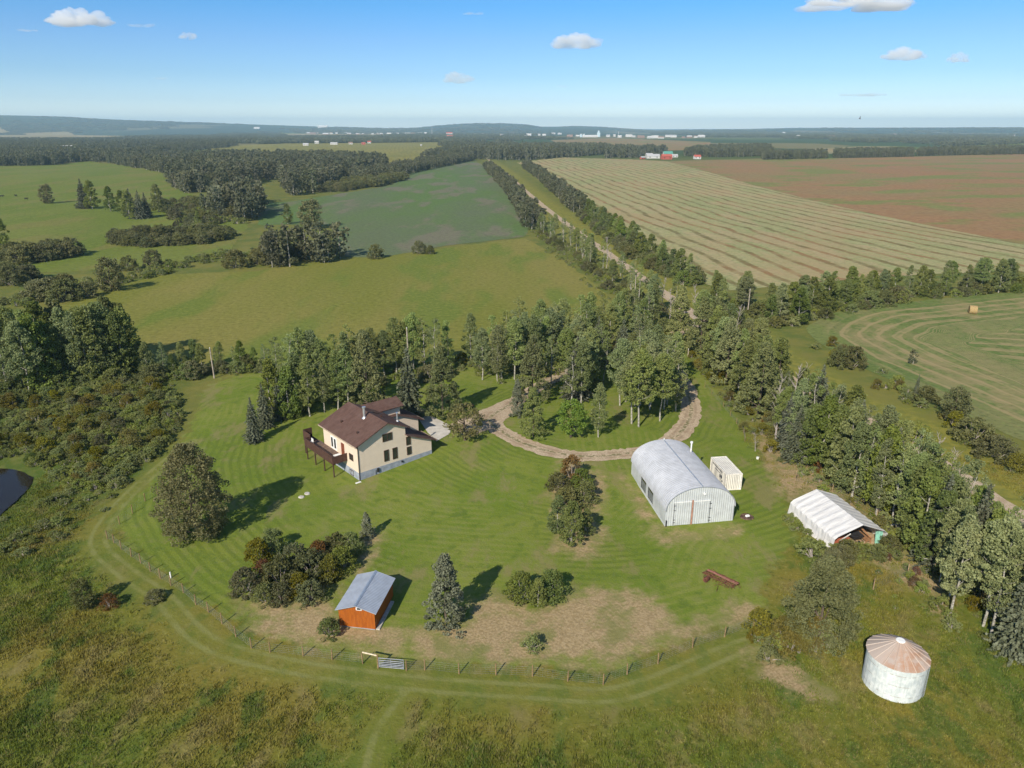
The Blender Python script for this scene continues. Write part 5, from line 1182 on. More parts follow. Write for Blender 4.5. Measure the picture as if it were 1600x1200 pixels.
# --- PART4 ---
# ------------------------------------------------------------------ stuff: growth nobody could count
def source_collection(name, objs):
    c = bpy.data.collections.new(name)
    for i, (nm, me, sc) in enumerate(objs):
        o = bpy.data.objects.new('%s_%02d' % (nm, i), me); c.objects.link(o)
    return c
def joined(trunk, crown, name):
    """crown mesh plus trunk mesh in one, for instancing"""
    V = []; F3 = []; mi = []; off = 0; mats = []
    for me in (trunk, crown):
        n = len(me.vertices); co = np.zeros(n * 3, np.float32); me.vertices.foreach_get('co', co); V.append(co.reshape(-1, 3))
        for p in me.polygons:
            F3.append([v + off for v in p.vertices]); mi.append(len(mats))
        mats += list(me.materials); off += n
    m = bpy.data.meshes.new(name); m.from_pydata(np.vstack(V).tolist(), [], F3)
    for q in mats: m.materials.append(q)
    m.polygons.foreach_set('material_index', mi); m.update(); return m
def scatter(name, P, S, rot, idx, meshes, label=None):
    """one object: a point cloud that carries copies of the given meshes"""
    coll = source_collection(name + '_sources', [(name, m, 1) for m in meshes])
    P = np.asarray(P); n = len(P)
    me = bpy.data.meshes.new(name); me.vertices.add(n)
    V = np.stack([P[:, 0], P[:, 1], hfun(P[:, 0], P[:, 1]) - 0.03], 1).astype(np.float32); me.vertices.foreach_set('co', V.ravel())
    a = me.attributes.new('scl', 'FLOAT_VECTOR', 'POINT'); a.data.foreach_set('vector', np.asarray(S, np.float32).ravel())
    a = me.attributes.new('yaw', 'FLOAT', 'POINT'); a.data.foreach_set('value', np.asarray(rot, np.float32))
    a = me.attributes.new('idx', 'INT', 'POINT'); a.data.foreach_set('value', np.asarray(idx, np.int32))
    ng = bpy.data.node_groups.new(name, 'GeometryNodeTree')
    ng.interface.new_socket('Geometry', in_out='INPUT', socket_type='NodeSocketGeometry'); ng.interface.new_socket('Geometry', in_out='OUTPUT', socket_type='NodeSocketGeometry')
    N = ng.nodes; Lk = ng.links
    gi, go = N.new('NodeGroupInput'), N.new('NodeGroupOutput')
    ci = N.new('GeometryNodeCollectionInfo'); ci.inputs[0].default_value = coll; ci.inputs[1].default_value = True; ci.inputs[2].default_value = True
    iop = N.new('GeometryNodeInstanceOnPoints'); iop.inputs['Pick Instance'].default_value = True
    def at(nm, dt):
        q = N.new('GeometryNodeInputNamedAttribute'); q.data_type = dt; q.inputs[0].default_value = nm; return q.outputs[0]
    cx_ = N.new('ShaderNodeCombineXYZ'); Lk.new(at('yaw', 'FLOAT'), cx_.inputs[2])
    Lk.new(gi.outputs[0], iop.inputs['Points']); Lk.new(ci.outputs[0], iop.inputs['Instance']); Lk.new(at('idx', 'INT'), iop.inputs['Instance Index'])
    Lk.new(cx_.outputs[0], iop.inputs['Rotation']); Lk.new(at('scl', 'FLOAT_VECTOR'), iop.inputs['Scale']); Lk.new(iop.outputs[0], go.inputs[0])
    o = link(bpy.data.objects.new(name, me)); o.modifiers.new('scatter', 'NODES').node_group = ng
    return tag(o, label, None, None, 'stuff')
def in_poly(poly, spacing, seed):
    P = np.array(poly); x0, y0 = P.min(0); x1, y1 = P.max(0); rng = np.random.RandomState(seed)
    n = int((x1 - x0) * (y1 - y0) / spacing ** 2); n = min(n, 200000)
    Q = np.stack([rng.uniform(x0, x1, n), rng.uniform(y0, y1, n)], 1)
    return Q[poly_sdf(Q, poly) > 0]
def along(line, spacing, width, seed):
    L = GP(line); rng = np.random.RandomState(seed); out = []
    for a, b in zip(L[:-1], L[1:]):
        n = max(1, int(math.dist(a, b) * width / spacing ** 2)); f = rng.uniform(0, 1, n)[:, None]
        d = np.array([b[1] - a[1], a[0] - b[0]]) / math.dist(a, b)
        out.append(np.array(a) + (np.array(b) - np.array(a)) * f + d * rng.uniform(-width / 2, width / 2, n)[:, None])
    return np.vstack(out)
def fbm(P, s, seed):
    rng = np.random.RandomState(seed); v = np.zeros(len(P))
    for k in range(7):
        a = rng.uniform(0, 6.28); f = (1.7 ** k) / s; v += np.sin(P[:, 0] * math.cos(a) * f + P[:, 1] * math.sin(a) * f + rng.uniform(0, 6.28)) / 1.45 ** k
    return v / 2.2
def avoid(Q, polys, m_=0.0):
    k = np.ones(len(Q), bool)
    for pl in polys: k &= poly_sdf(Q, pl) < m_
    return Q[k]
def emit(name, groups, meshes, label):
    """groups: (points, index choices, size min, size max, widening)"""
    P, S, I = [], [], []; rng = np.random.RandomState(len(name))
    for Q, ch, a, b, w in groups:
        n = len(Q); s_ = rng.uniform(a, b, n); P.append(Q); S.append(np.stack([s_ * w, s_ * w, s_], 1)); I.append(rng.choice(ch, n))
    P = np.vstack(P); print(name, len(P))
    return scatter(name, P, np.vstack(S), rng.uniform(0, 6.28, len(P)), np.concatenate(I), meshes, label)

# tall grass: tufts of blades
def grass_mat(name):
    t = NT(name, 0.8, 0.15); c, fine, mid = meadow_colour(t, t.pos())
    r = t.n('ObjectInfo').outputs['Random']
    c = t.n('HueSaturation', {'Hue': 0.5, 'Saturation': 1.0, 'Value': t.m('ADD', 0.95, t.m('MULTIPLY', r, 0.8)), 'Color': c}).outputs[0]
    c = t.mix(t.m('MULTIPLY', t.ss(t.m('FRACT', t.m('MULTIPLY', r, 11.3)), 0.8, 0.9), 0.6), c, (0.26, 0.21, 0.09))
    t.col(c); tr = t.n('BsdfTranslucent', {'Color': c}); ms = t.n('MixShader', {0: 0.3}); t.t.links.new(t.b.outputs[0], ms.inputs[1]); t.t.links.new(tr.outputs[0], ms.inputs[2]); t.t.links.new(ms.outputs[0], t.out.inputs[0])
    return t.mat
M_grass = grass_mat('meadow_blades')
def tuft(seed, n, h, R, w):
    rng = np.random.RandomState(seed); V = []; F = []
    for i in range(n):
        a, r = rng.uniform(0, 6.28), R * math.sqrt(rng.uniform(0, 1)); x, y = r * math.cos(a), r * math.sin(a); b = rng.uniform(0, 6.28); hh = h * rng.uniform(.5, 1.2); ln = rng.uniform(.1, .5) * hh; la_ = rng.uniform(0, 6.28)
        dx, dy = math.cos(b) * w / 2, math.sin(b) * w / 2; lx, ly = ln * math.cos(la_), ln * math.sin(la_); k = len(V)
        V += [(x - dx, y - dy, 0), (x + dx, y + dy, 0), (x + lx * .5 + dx * .8, y + ly * .5 + dy * .8, hh * .6), (x + lx * .5 - dx * .8, y + ly * .5 - dy * .8, hh * .6), (x + lx + dx * .2, y + ly + dy * .2, hh), (x + lx - dx * .2, y + ly - dy * .2, hh)]
        F += [(k, k + 1, k + 2, k + 3), (k + 3, k + 2, k + 4, k + 5)]
    return npmesh('tuft', V, F, [M_grass])
T_ = [tuft(500 + i, 20, 0.15 + 0.06 * i, 0.6, 0.07) for i in range(4)]
rng = np.random.RandomState(5)
n = 95000; r_ = 34 + 96 * rng.uniform(0, 1, n) ** 0.8; th = np.radians(rng.uniform(-46, 46, n))
Q = np.stack([r_ * np.sin(th), r_ * np.cos(th)], 1)
POND = GP([(-160, 735), (5, 727), (51, 752), (38, 772), (8, 800), (-60, 850), (-160, 860)])
ld_ = poly_sdf(Q, LAWN) + 2.5 * fbm(Q, 3.0, 1); td = np.minimum(line_dist(Q, TRACK), line_dist(Q, TRACK2) + 0.9)
dd_ = np.max([poly_sdf(Q, d) for d in DRY], axis=0) + 1.5 * fbm(Q, 2.0, 2)
roadd = line_dist(Q, rl)
keep = (ld_ < -0.5) & (td > 2.0 + 1.3 * fbm(Q, 3.5, 8)) & (poly_sdf(Q, TRACK) < 0) & ((dd_ < 0) | (rng.uniform(0, 1, n) < 0.15)) & (poly_sdf(Q, POND) < -0.5) & (roadd > 4.5)
keep &= np.hypot(Q[:, 0] - bx_, Q[:, 1] - by_) > BR + 0.1
tsh = [world_of(shel, p) for p in ((-.2, -.6, 0), (TW + .2, -.6, 0), (TW + .2, TL, 0), (-.2, TL, 0))]; tsh = [(v.x, v.y) for v in tsh]
keep &= poly_sdf(Q, tsh) < 0
keep &= (rng.uniform(0, 1, n) < np.clip((td - 1.5) / 8, 0, 0.95)) & (fbm(Q, 5, 66) + rng.uniform(-.6, .6, n) > -0.45)
Q = Q[keep]; tall = fbm(Q, 9, 3)
S = np.clip(0.8 + 0.35 * tall + rng.uniform(-.2, .3, len(Q)), 0.35, 1.6)
scatter('tall_grass', Q, np.stack([S * 0 + 1, S * 0 + 1, S], 1), rng.uniform(0, 6.28, len(Q)), rng.randint(0, 4, len(Q)), T_, None)
print('grass', len(Q))

# shrubland, undergrowth and ditch scrub
SM = [joined(*KIND['scrub'][i][:2], 'scrub') for i in range(3)] + [joined(*KIND['willow'][i][:2], 'willow') for i in range(3)] + [joined(*KIND['yellowbush'][0][:2], 'yb'), joined(*KIND['redbush'][0][:2], 'rb'), joined(*KIND['greenbush'][0][:2], 'gb')]
LU = smooth_line(GP([(-120, 625), (60, 612), (200, 596), (262, 590), (282, 640), (262, 700), (210, 735), (150, 765), (60, 735), (0, 715), (-120, 715)]), 3, True)
LU2 = smooth_line(GP([(60, 745), (200, 745), (170, 800), (60, 860), (0, 890), (-90, 930), (-90, 860), (10, 810)]), 3, True)
sa = in_poly(LU, 1.25, 1); sa = sa[fbm(sa, 4, 44) > -0.75]; sb = in_poly(LU, 4.6, 2); sc_ = in_poly(LU2, 2.3, 3); sc_ = sc_[fbm(sc_, 5, 4) > -0.3]
groups = [(sa, [0, 1, 2, 0, 1, 2, 0, 1, 2, 0, 1, 2, 6], 0.4, 1.0, 1.15), (sb, [3, 4, 5, 8, 0, 1], 0.35, 0.85, 1.1), (sc_, [0, 1, 2], 0.35, 0.8, 1.5)]
for ln, sp, w, ch, a, b in [
    ([(225, 592), (300, 586), (345, 578), (425, 576)], 2.2, 6, [0, 1, 2, 3, 8], .6, 1.2), ([(425, 605), (560, 590), (705, 580)], 2.4, 14, [0, 1, 2, 5], .5, 1.1), ([(430, 640), (500, 632), (560, 622)], 2.4, 10, [0, 1, 2, 8], .5, 1.1),
    ([(725, 585), (830, 566), (940, 545), (1020, 525)], 2.6, 22, [0, 1, 2, 0, 6], .5, 1.1), ([(838, 360), (880, 388), (925, 418), (975, 458), (1060, 520)], 2.8, 8, [0, 1, 2, 0, 1, 2, 3], .5, 1.1), ([(912, 335), (1000, 405), (1090, 446)], 2.6, 9, [0, 1, 2, 3, 8], .8, 1.6),
    ([(1110, 475), (1200, 508), (1262, 494), (1400, 465), (1620, 450)], 2.6, 9, [0, 1, 2, 3, 8], .8, 1.6), ([(1100, 550), (1165, 625), (1215, 690), (1330, 765), (1420, 842), (1480, 905), (1560, 1000)], 2.0, 9, [0, 1, 2, 0, 1, 6], .3, .75),
    ([(1230, 650), (1340, 715), (1450, 800), (1560, 890), (1620, 940)], 2.0, 12, [0, 1, 2, 3, 6], .5, 1.1), ([(0, 628), (120, 608), (215, 590)], 1.8, 10, [0, 1, 2, 8], .6, 1.2),
    ([(1280, 540), (1400, 610), (1500, 670), (1620, 745)], 3.4, 7, [0, 1, 2, 6], .5, 1.1), ([(1230, 812), (1292, 874)], 0.9, 1.8, [0, 1, 2], .4, .8), ([(1300, 872), (1395, 862)], 1.0, 3, [0, 1, 2, 5], .4, .8),
    ([(860, 388), (920, 432), (980, 478)], 4.5, 9, [0, 1, 2], .4, .8), ([(1180, 985), (1240, 1020), (1290, 1000)], 1.1, 3, [0, 1, 2, 6], .4, .9),
    ([(1190, 640), (1260, 715), (1330, 775)], 2.2, 6, [7, 0, 1, 2], .25, .5), ([(1390, 850), (1480, 960)], 3.0, 12, [0, 1, 2, 7], .2, .4),
    ([(0, 414), (60, 404), (118, 402)], 4.2, 15, [3, 4, 5], 1.4, 2.4), ([(0, 440), (40, 442)], 4, 16, [3, 4], 1.3, 2.2), ([(178, 374), (240, 367), (320, 364), (358, 372), (300, 381), (230, 384), (178, 376)], 3.6, 10, [3, 4, 5], 1.1, 1.7),
    ([(0, 478), (100, 452), (190, 440), (270, 418), (350, 400), (400, 396)], 4.0, 13, [0, 1, 2], 0.9, 1.6), ([(255, 330), (300, 318), (345, 352)], 7, 40, [0, 1, 3], 1.2, 2.4), ([(60, 470), (120, 460)], 3.5, 14, [3, 4], 1.3, 2.2),
    ([(560, 292), (612, 280)], 3.6, 30, [3, 4, 5], 1.8, 2.8), ([(505, 300), (565, 290)], 5, 30, [3, 4], 1.2, 2.2), ([(400, 412), (470, 404)], 4, 12, [3, 4], 1.3, 2.0)]:
    groups.append((along(ln, sp, w, len(groups) + 20), ch, a, b, 1.1))
emit('shrubland', groups, SM, None)

# ---- woods far off that read as one mass: belts, clumps and the wooded plain to the horizon
def lod(seed, H, z0, R, prof, n, leaf, mat, cone=False):
    rng = np.random.RandomState(seed)
    VF, cs = clump_crown(rng, H, z0, R, prof, n, 16, leaf, 0.9, 0.35)
    return joined(trunk_mesh('t', rng, H, 0.2, M_bark, (), 0.1, n=4), npmesh('c', *VF, [mat]), 'far_tree')
M_farw = foliage('far_leaves', (0.150, 0.162, 0.085), (0.074, 0.088, 0.045))
FT = [lod(600 + i, 10, 1.0, 2.6, lambda f: math.sin(math.pi * (.18 + .76 * f)) ** .6, 24, 0.9, M_farw) for i in range(5)]
FT += [lod(620 + i, 10, 0.5, 2.3, lambda f: max(.05, 1 - f) ** .8, 24, 0.8, M_spr) for i in range(2)]
def grove(seed, mats):
    rng = np.random.RandomState(seed); C = []
    for _ in range(16):
        x, y = rng.uniform(-14, 14, 2); h = rng.uniform(8, 13)
        q = rng.normal(size=(44, 3)); q /= np.linalg.norm(q, axis=1)[:, None]; C.append(np.array([x, y, h * .55]) + q * np.array([3.2, 3.2, h * .45]))
    V, F = cards(np.vstack(C), 2.3, 2.3, rng); return npmesh('grove', V, F, [mats])
FT += [grove(640 + i, [M_farw, M_spr, M_farw][i]) for i in range(3)]
W = []
def wood(px, sp, ch, a, b, seed, thr=-9, w=1.0):
    Q = in_poly(GP(px), sp, seed)
    if thr > -9: Q = Q[fbm(Q, 60, seed) > thr]
    W.append((Q, ch, a, b, w))
D5 = [0, 1, 2, 3, 4]
wood([(-160, 232), (0, 225), (60, 222), (125, 233), (122, 253), (60, 259), (-160, 262)], 7, [0, 3, 5, 6, 1], 1.2, 1.7, 1)
wood([(0, 219), (200, 223), (330, 222), (400, 211), (405, 222), (330, 235), (258, 240), (235, 247), (120, 243), (0, 232)], 9, D5, 1.1, 1.6, 2, 0.0)
wood([(120, 245), (235, 247), (262, 262), (300, 272), (255, 272), (180, 256), (120, 251)], 7, [0, 3, 2], 1.1, 1.6, 3, -0.5)
wood([(262, 288), (285, 262), (330, 246), (420, 248), (500, 250), (600, 258), (608, 266), (545, 274), (505, 300), (455, 307), (430, 280), (380, 290), (330, 300), (285, 303)], 7.5, D5 + [1], 1.1, 1.8, 4, -0.55)
wood([(318, 332), (350, 318), (400, 312), (414, 338), (385, 347), (335, 340)], 6.5, [1, 4, 0], 1.2, 1.9, 5)
wood([(540, 278), (600, 268), (700, 250), (738, 247), (740, 251), (645, 270), (612, 282), (560, 290)], 6, D5, .8, 1.3, 6)
wood([(703, 246), (708, 240), (760, 236), (850, 234), (945, 234), (960, 240), (880, 247), (820, 251), (742, 249)], 9, [5, 6, 5, 6, 1], 1.3, 1.9, 7)
wood([(945, 247), (955, 238), (1010, 238.5), (1042, 238.2), (1042, 240.5), (1008, 241.5), (994, 247)], 8, [5, 6, 5, 6, 1], 1.2, 1.9, 8)
wood([(1065, 244), (1090, 236), (1200, 232), (1210, 244), (1120, 246)], 9, D5 + [5], 1.1, 1.6, 9)
wood([(1190, 250), (1192, 245), (1292, 243), (1292, 248)], 6, D5, 1, 1.4, 10)
wood([(1302, 247), (1304, 242), (1425, 240), (1427, 245)], 6, D5, 1, 1.5, 11)
wood([(1432, 244), (1436, 239), (1620, 234), (1900, 228), (1900, 235), (1620, 241)], 7, D5, 1, 1.5, 12)
wood([(-200, 222), (0, 219), (-60, 212), (-300, 212)], 14, D5, 1.1, 1.6, 13)
wood([(388, 412), (430, 404), (500, 400), (545, 398), (548, 406), (470, 416), (400, 421)], 5.2, [1, 4, 0, 3], 1.0, 1.5, 14)
W.append((along([(762, 264), (790, 292), (815, 325), (838, 362)], 4.5, 9, 31), D5, .8, 1.15, 1.1))
W.append((along([(822, 262), (850, 282), (880, 308), (905, 332)], 4.5, 10, 32), D5, .8, 1.1, 1.1))
W.append((along([(1410, 560), (1480, 600)], 40, 1, 33), D5, .3, .4, 1))
W.append((along([(400, 222), (560, 217), (700, 219)], 13, 130, 34), D5, 1, 1.4, 1.1)); W.append((along([(560, 217), (640, 213.5), (760, 215)], 22, 260, 35), [0, 1, 2, 7], .9, 1.2, 1))
polys = [p for p in FIELDS]
rng = np.random.RandomState(77); n = 60000
r_ = np.exp(rng.uniform(math.log(1250), math.log(10500), n)); th = np.radians(rng.uniform(-43, 43, n)); Q = np.stack([r_ * np.sin(th), r_ * np.cos(th)], 1)
nz = fbm(Q * np.array([1, 0.75]), 520, 9) + 0.35 * fbm(Q, 120, 10)
Q = Q[nz > np.where(r_ < 2500, 0.32, 0.15)]
Q = avoid(Q, [p for p in polys if len(p) < 400], 12.0)
tw = (Q[:, 1] > 3300) & (Q[:, 1] < 4800) & (Q[:, 0] > -900) & (Q[:, 0] < 1900)
Q = Q[~(tw & (rng.uniform(0, 1, len(Q)) < 0.65))]
rq = np.hypot(Q[:, 0], Q[:, 1]); a_, b_ = Q[rq < 2300], Q[rq >= 2300]
W.append((a_, D5 + [5, 6], 1.0, 1.5, 1.2)); W.append((b_, [7, 8, 9], 0.8, 1.15, 1.25))
emit('distant_woods', W, FT, None)

# ------------------------------------------------------------------ far buildings
M_fr = plain('grey_roof', (0.42, 0.42, 0.42), 0.7); M_grn = plain('green_roof', (0.10, 0.30, 0.24), 0.6); M_redb = plain('barn_red', (0.42, 0.10, 0.07), 0.8); M_fwall = plain('pale_wall', (0.55, 0.54, 0.52), 0.8)
M_fbro = plain('dull_brown_roof', (0.26, 0.17, 0.13), 0.8)
def far_building(px, py, L, Wd, h, rz, wall, roof, label, name='building', cat='building', group=None, rr=0.35):
    x_, y_ = G(px, py); e = empty(name, (x_, y_, hz(x_, y_)), rz); tag(e, label, cat, group)
    MB().prism([(-L / 2, -1), (L / 2, -1), (L / 2, h), (-L / 2, h)], -Wd / 2, Wd / 2).prism([(-Wd / 2, h), (Wd / 2, h), (0, h + Wd * rr)], -L / 2, L / 2, axis='x').build('wall', wall, e)
    for sg in (-1, 1):
        q = [(-L / 2 - .4, sg * (Wd / 2 + .4), h - .1), (L / 2 + .4, sg * (Wd / 2 + .4), h - .1), (L / 2 + .4, 0, h + Wd * rr + .12), (-L / 2 - .4, 0, h + Wd * rr + .12)]
        if sg > 0: q = q[::-1]
        MB().slab(q, 0.25).build('roof', roof, e)
    if L < 30:
        for k in (-.28, .28): MB().box(L * k - .8, L * k + .8, -Wd / 2 - .08, -Wd / 2 - .01, h * .35, h * .75).build('window', M_glass, e)
    return e
FB = [(1041, 249, 17, 9, 5, .2, M_redb, M_redb, 'red barn with a pitched roof on the farmstead beyond the swathed field'), (1043, 245.5, 16, 12, 6, .1, M_fwall, M_grn, 'barn with a green roof behind the red barn'),
      (1020, 247.5, 22, 9, 4, .1, M_fwall, M_fr, 'long grey-roofed shed left of the red barn'), (1014, 245.5, 12, 8, 4, .1, M_fwall, M_fr, 'white shed behind the long grey-roofed shed'), (1004, 248.5, 8, 5, 2.6, .5, M_redb, M_fr, 'small reddish shed at the left end of the farmstead'),
      (1054, 245.8, 10, 7, 3, .1, M_fwall, M_fr, 'small pale shed right of the green-roofed barn'), (1089, 248.5, 11, 8, 4, .1, M_fwall, M_redb, 'white house with a red roof standing alone right of the farmstead'), (996, 243, 8, 7, 4, .6, M_fwall, M_fr, 'small white house half hidden by spruces left of the farmstead'),
      (478, 227.5, 16, 9, 4, .1, M_fwall, M_fr, 'white farmhouse at the upper left edge of the yellow hay field'), (495, 224.5, 13, 9, 6, .3, M_fwall, M_fwall, 'tall white house above the yellow hay field'), (522, 226, 22, 9, 4, .1, M_fwall, M_fr, 'long pale building above the yellow hay field'),
      (548, 225.5, 13, 9, 4, .2, M_fwall, M_fbro, 'brown-roofed house above the middle of the yellow hay field'), (568, 226, 12, 8, 4, .2, M_redb, M_redb, 'small red building above the yellow hay field'), (577, 224, 12, 9, 5, .2, M_fwall, M_redb, 'red-roofed white building above the yellow hay field'),
      (645, 222.5, 18, 10, 4, .1, M_fwall, M_fbro, 'brown-roofed building above the right of the yellow hay field'), (667, 222, 26, 10, 5, .1, M_fwall, M_fr, 'widest pale building above the right of the yellow hay field'), (658, 228, 5, 4, 3, 0, M_fwall, M_fr, 'tiny white hut alone inside the right of the yellow hay field'),
      (103, 206.5, 30, 18, 9, .2, M_fwall, M_fwall, 'white building alone on the far left tan field'), (505, 202.3, 120, 40, 16, 0, M_fwall, M_fwall, 'very long white building on the far left skyline'), (402, 205, 60, 25, 10, 0, M_fwall, M_fwall, 'white building among far woods at left'),
      (702, 211.5, 45, 22, 14, .1, M_fwall, M_redb, 'large red-roofed building in the distant town'), (703, 215, 34, 18, 7, .1, M_fbro, M_redb, 'low reddish building below the large red-roofed one in the distant town'), (665, 211, 18, 16, 14, 0, M_fwall, M_fwall, 'tall white block left of the red-roofed building in the distant town'),
      (922, 214.5, 88, 18, 6, .05, M_fwall, M_fwall, 'long white shed beside the grain elevator'), (950, 214, 22, 14, 8, 0, M_fwall, M_fr, 'white building right of the grain elevator'), (960, 213.5, 14, 12, 10, 0, M_fwall, M_fr, 'second white building right of the grain elevator')]
for q in FB:
    far_building(*q[:8], q[8])
rnd = random.Random(9)
def village(xs, y0, y1, n, lab, grp, a, b):
    for i in range(n):
        px = xs[0] + (xs[1] - xs[0]) * (i + rnd.uniform(.1, .9)) / n
        L = rnd.uniform(a, b); far_building(px, rnd.uniform(y0, y1), L, L * rnd.uniform(.4, .6), rnd.uniform(5, 9), rnd.uniform(-.3, .3), M_fwall if rnd.random() < .8 else M_fbro, rnd.choice([M_fwall, M_fr, M_fwall, M_fbro]), lab, group=grp)
village((478, 660), 208.6, 210.5, 22, 'small pale building in the left row of the distant town', 'buildings in the left row of the distant town', 16, 50)
village((742, 800), 210.5, 216, 16, 'small pale house of the distant town below the wooded hill', 'houses below the wooded hill', 12, 26)
village((800, 905), 209.5, 214.5, 9, 'small pale building left of the distant grain elevator', 'buildings left of the grain elevator', 16, 34)
village((965, 1105), 213.5, 216.5, 13, 'small pale building right of the distant grain elevator', 'buildings right of the grain elevator', 16, 40)
village((1190, 1400), 208, 215.5, 9, 'small white building among the woods far right', 'buildings among the far right woods', 16, 34)
village((1500, 1600), 210.5, 216, 4, 'small white building at the far right edge', 'buildings at the far right edge', 14, 26)
x_, y_ = G(935, 214); e = empty('grain_elevator', (x_, y_, hz(x_, y_))); tag(e, 'tall pale blue-grey grain elevator rising above the distant town', 'grain elevator')
M_el = plain('pale_blue_steel', (0.50, 0.62, 0.68), 0.6)
MB().box(-9, 9, -7, 7, -1, 24).box(-5, 5, -4, 4, 24, 34).build('tower', M_el, e); MB().prism([(-5.5, 34), (5.5, 34), (0, 36.5)], -4.5, 4.5).build('roof', M_fr, e)
for k in range(2):
    x_, y_ = G(908 + 4.5 * k, 214.3); e = empty('silo', (x_, y_, hz(x_, y_))); tag(e, ['left', 'right'][k] + '-hand pale silo at the left end of the long white shed', 'silo', 'silos beside the long white shed')
    MB().tube([(0, 0, -1), (0, 0, 16)], 7, 16).build('wall', M_el, e); MB().tube([(0, 0, 16), (0, 0, 20)], [7.3, 0.6], 16).build('roof', M_fr, e)
x_, y_ = G(966, 212); e = empty('lattice_tower', (x_, y_, hz(x_, y_))); tag(e, 'thin pale mast right of the grain elevator', 'mast'); MB().tube([(0, 0, -1), (0, 0, 28)], [1.6, 1.0], 6).build('mast_shaft', M_fwall, e)
x_, y_ = G(675, 213); e = empty('radio_mast', (x_, y_, hz(x_, y_))); tag(e, 'thin grey radio mast above the distant town, left of the wooded hill', 'mast')
m_ = MB()
for sx_2, sy_2 in ((-4, -3), (4, -3), (0, 4)): m_.tube([(sx_2, sy_2, -1), (sx_2 * .15, sy_2 * .15, 52)], [0.9, 0.5], 5)
for k in range(8): w_ = 4 * (1 - k / 9.4); m_.tube([(-w_, -w_ * .75, k * 6), (w_, -w_ * .75, k * 6 + 5)], 0.4, 4)
m_.build('lattice', M_fr, e); MB().tube([(0, 0, 50), (0, 0, 62)], 0.5, 5).build('antenna', M_fr, e)

# cattle on the far left meadow, one bird in the sky
M_cow = plain('black_hide', (0.02, 0.018, 0.016), 0.8)
for (px_, py_, rz, lb) in ((3, 308, .3, 'black cow nearest the left edge on the far meadow'), (25, 307, 2.8, 'black cow, middle one of three on the far left meadow'), (41, 312, .1, 'black cow, rightmost of three on the far left meadow')):
    x_, y_ = G(px_, py_); b = MB()
    b.tube([(-1.1, 0, 1.15), (-1.0, 0, 1.1), (-.4, 0, 1.0), (.4, 0, 1.0), (.95, 0, 1.15), (1.25, 0, 1.3), (1.5, 0, 1.2), (1.85, 0, .95)], [.12, .33, .42, .42, .36, .22, .18, .1], 10)
    for lx, ly in ((-.85, -.22), (-.85, .22), (.8, -.22), (.8, .22)): b.tube([(lx, ly, 1.0), (lx - .05, ly, .55), (lx + .03, ly, -.05)], [.17, .09, .07], 6)
    b.tube([(-1.1, 0, 1.3), (-1.25, 0, .6)], .03, 4).tube([(1.5, -.25, 1.3), (1.5, .25, 1.3)], .05, 4)
    o = b.build('cow', M_cow, loc=(x_, y_, hz(x_, y_)), rz=rz); tag(o, lb, 'cow', 'cattle on the far left meadow')
u, v = (1343.5 - 800) / FPX, (185.5 - 600) / FPX; d = 190.0
b = MB(); b.tube([(0, -.28, 0), (0, -.12, 0), (0, .1, 0.02), (0, .22, 0.03), (0, .32, 0.02)], [.02, .07, .09, .05, .01], 8)
for sg in (-1, 1): b.face([(0, -.06, .05), (0, .12, .05), (sg * .32, .1, .30), (sg * .62, -.02, .52), (sg * .3, -.05, .28)])
o = b.build('bird', M_dark, loc=(u * d, (CP - v * SP) * d, CAMH - (SP + v * CP) * d), rz=1.3); o.modifiers.new('t', 'SOLIDIFY').thickness = 0.015; o.rotation_euler = (0.2, 0.5, 1.2); tag(o, 'single dark bird flying above the right horizon', 'bird')

# ------------------------------------------------------------------ clouds, far beyond and above the haze
cm = bpy.data.materials.new('cloud_vapour'); cm.use_nodes = True; ct_ = cm.node_tree; ct_.nodes.remove(ct_.nodes['Principled BSDF'])
pv = ct_.nodes.new('ShaderNodeVolumePrincipled'); pv.inputs['Color'].default_value = (1, 1, 1, 1); pv.inputs['Density'].default_value = 0.012; pv.inputs['Anisotropy'].default_value = 0.0
ct_.links.new(pv.outputs[0], ct_.nodes['Material Output'].inputs['Volume'])
CL = [(122, 33, 112, 30, 'large puffy white cloud at the upper left of the sky', 1), (221, 39, 46, 11, 'small flat cloud just right of the large left cloud', 0), (294, 58, 36, 12, 'small puffy cloud, third from the left', 1), (900, 69, 84, 24, 'puffy white cloud above the middle of the horizon', 1),
      (716, 125, 56, 17, 'low white cloud above the wooded hill', 1), (1340, 8, 180, 26, 'long cloud cut by the top edge of the view at right', 1), (1413, 88, 78, 20, 'puffy cloud at right, larger of a pair', 1), (1498, 93, 42, 15, 'puffy cloud at right, smaller of a pair', 1),
      (1348, 148, 78, 9, 'thin greyish cloud low above the right horizon', 0), (45, 47, 40, 7, 'thin wisp at the left edge of the sky', 0), (740, 21, 42, 6, 'thin wisp at the top middle of the sky', 0), (252, 122, 28, 6, 'tiny wisp low in the left sky', 0), (880, 134, 24, 7, 'tiny wisp low in the middle sky', 0)]
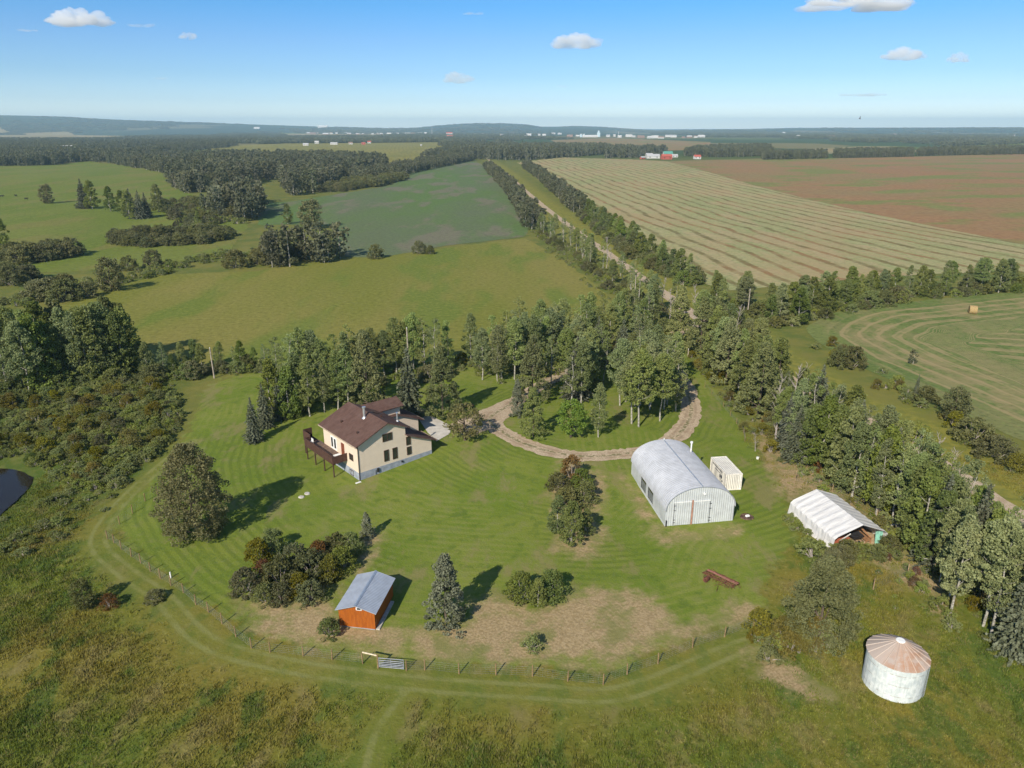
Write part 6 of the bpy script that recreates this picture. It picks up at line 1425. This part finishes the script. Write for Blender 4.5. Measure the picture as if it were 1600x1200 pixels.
for i, (px, py, w_, h_, lb, puffy) in enumerate(CL):
    rng = np.random.RandomState(900 + i); D = 30000.0
    u, v = (px - 800) / FPX, (py - 600) / FPX; c0 = np.array([u * D, (CP - v * SP) * D, CAMH - (SP + v * CP) * D]); m_per = D / FPX
    Wm, Hm = w_ * m_per / 2, h_ * m_per / 2
    import bmesh
    bm = bmesh.new(); bmesh.ops.create_icosphere(bm, subdivisions=5, radius=1.0)
    co = np.array([v_.co[:] for v_ in bm.verts])
    npf = 26 if puffy else 12
    cen = np.stack([rng.uniform(-.78, .78, npf), rng.uniform(-.45, .45, npf), rng.uniform(-.2, .35 if puffy else 0.0, npf)], 1); cen[:, 2] *= (1 - np.abs(cen[:, 0])) * 1.6
    rad = rng.uniform(.16, .36, npf) * (1.05 - .5 * np.abs(cen[:, 0]))
    R0 = np.full(len(co), 0.12)
    for c_, r0 in zip(cen, rad):
        b_ = co @ c_; disc = b_ ** 2 - (c_ @ c_ - r0 ** 2); ok = (disc > 0) & (b_ > 0); R0 = np.where(ok, np.maximum(R0, b_ + np.sqrt(np.maximum(disc, 0))), R0)
    R0 *= 1 + 0.10 * fbm(co[:, :2] + co[:, 2:] * .7, .06, i)
    V = co * R0[:, None] * np.array([Wm, Wm * .6, Hm * 1.25 / .6]); V[:, 2] = np.where(V[:, 2] < -Hm * .45, -Hm * .45 + (V[:, 2] + Hm * .45) * .35, V[:, 2])
    for v_, q in zip(bm.verts, V): v_.co = q
    me = bpy.data.meshes.new('cloud'); bm.to_mesh(me); bm.free()
    mm = cm if puffy else cm.copy()
    if not puffy: mm.node_tree.nodes['Principled Volume'].inputs['Density'].default_value = 0.0012
    else: 
        if i == 0: cm.node_tree.nodes['Principled Volume'].inputs['Density'].default_value = 0.0028
    me.materials.append(mm)
    o = link(bpy.data.objects.new('cloud', me)); o.location = c0; tag(o, lb, 'cloud')

# ------------------------------------------------------------------ haze: the air between here and the horizon
hm = bpy.data.materials.new('haze'); hm.use_nodes = True; ht = hm.node_tree; ht.nodes.remove(ht.nodes['Principled BSDF'])
pv = ht.nodes.new('ShaderNodeVolumePrincipled'); pv.inputs['Color'].default_value = (0.55, 0.82, 1.0, 1); pv.inputs['Density'].default_value = 7.5e-5
ht.links.new(pv.outputs[0], ht.nodes['Material Output'].inputs['Volume'])
o = MB().box(-26000, 26000, -3000, 24500, -60, 330).build('haze', hm); o['kind'] = 'stuff'
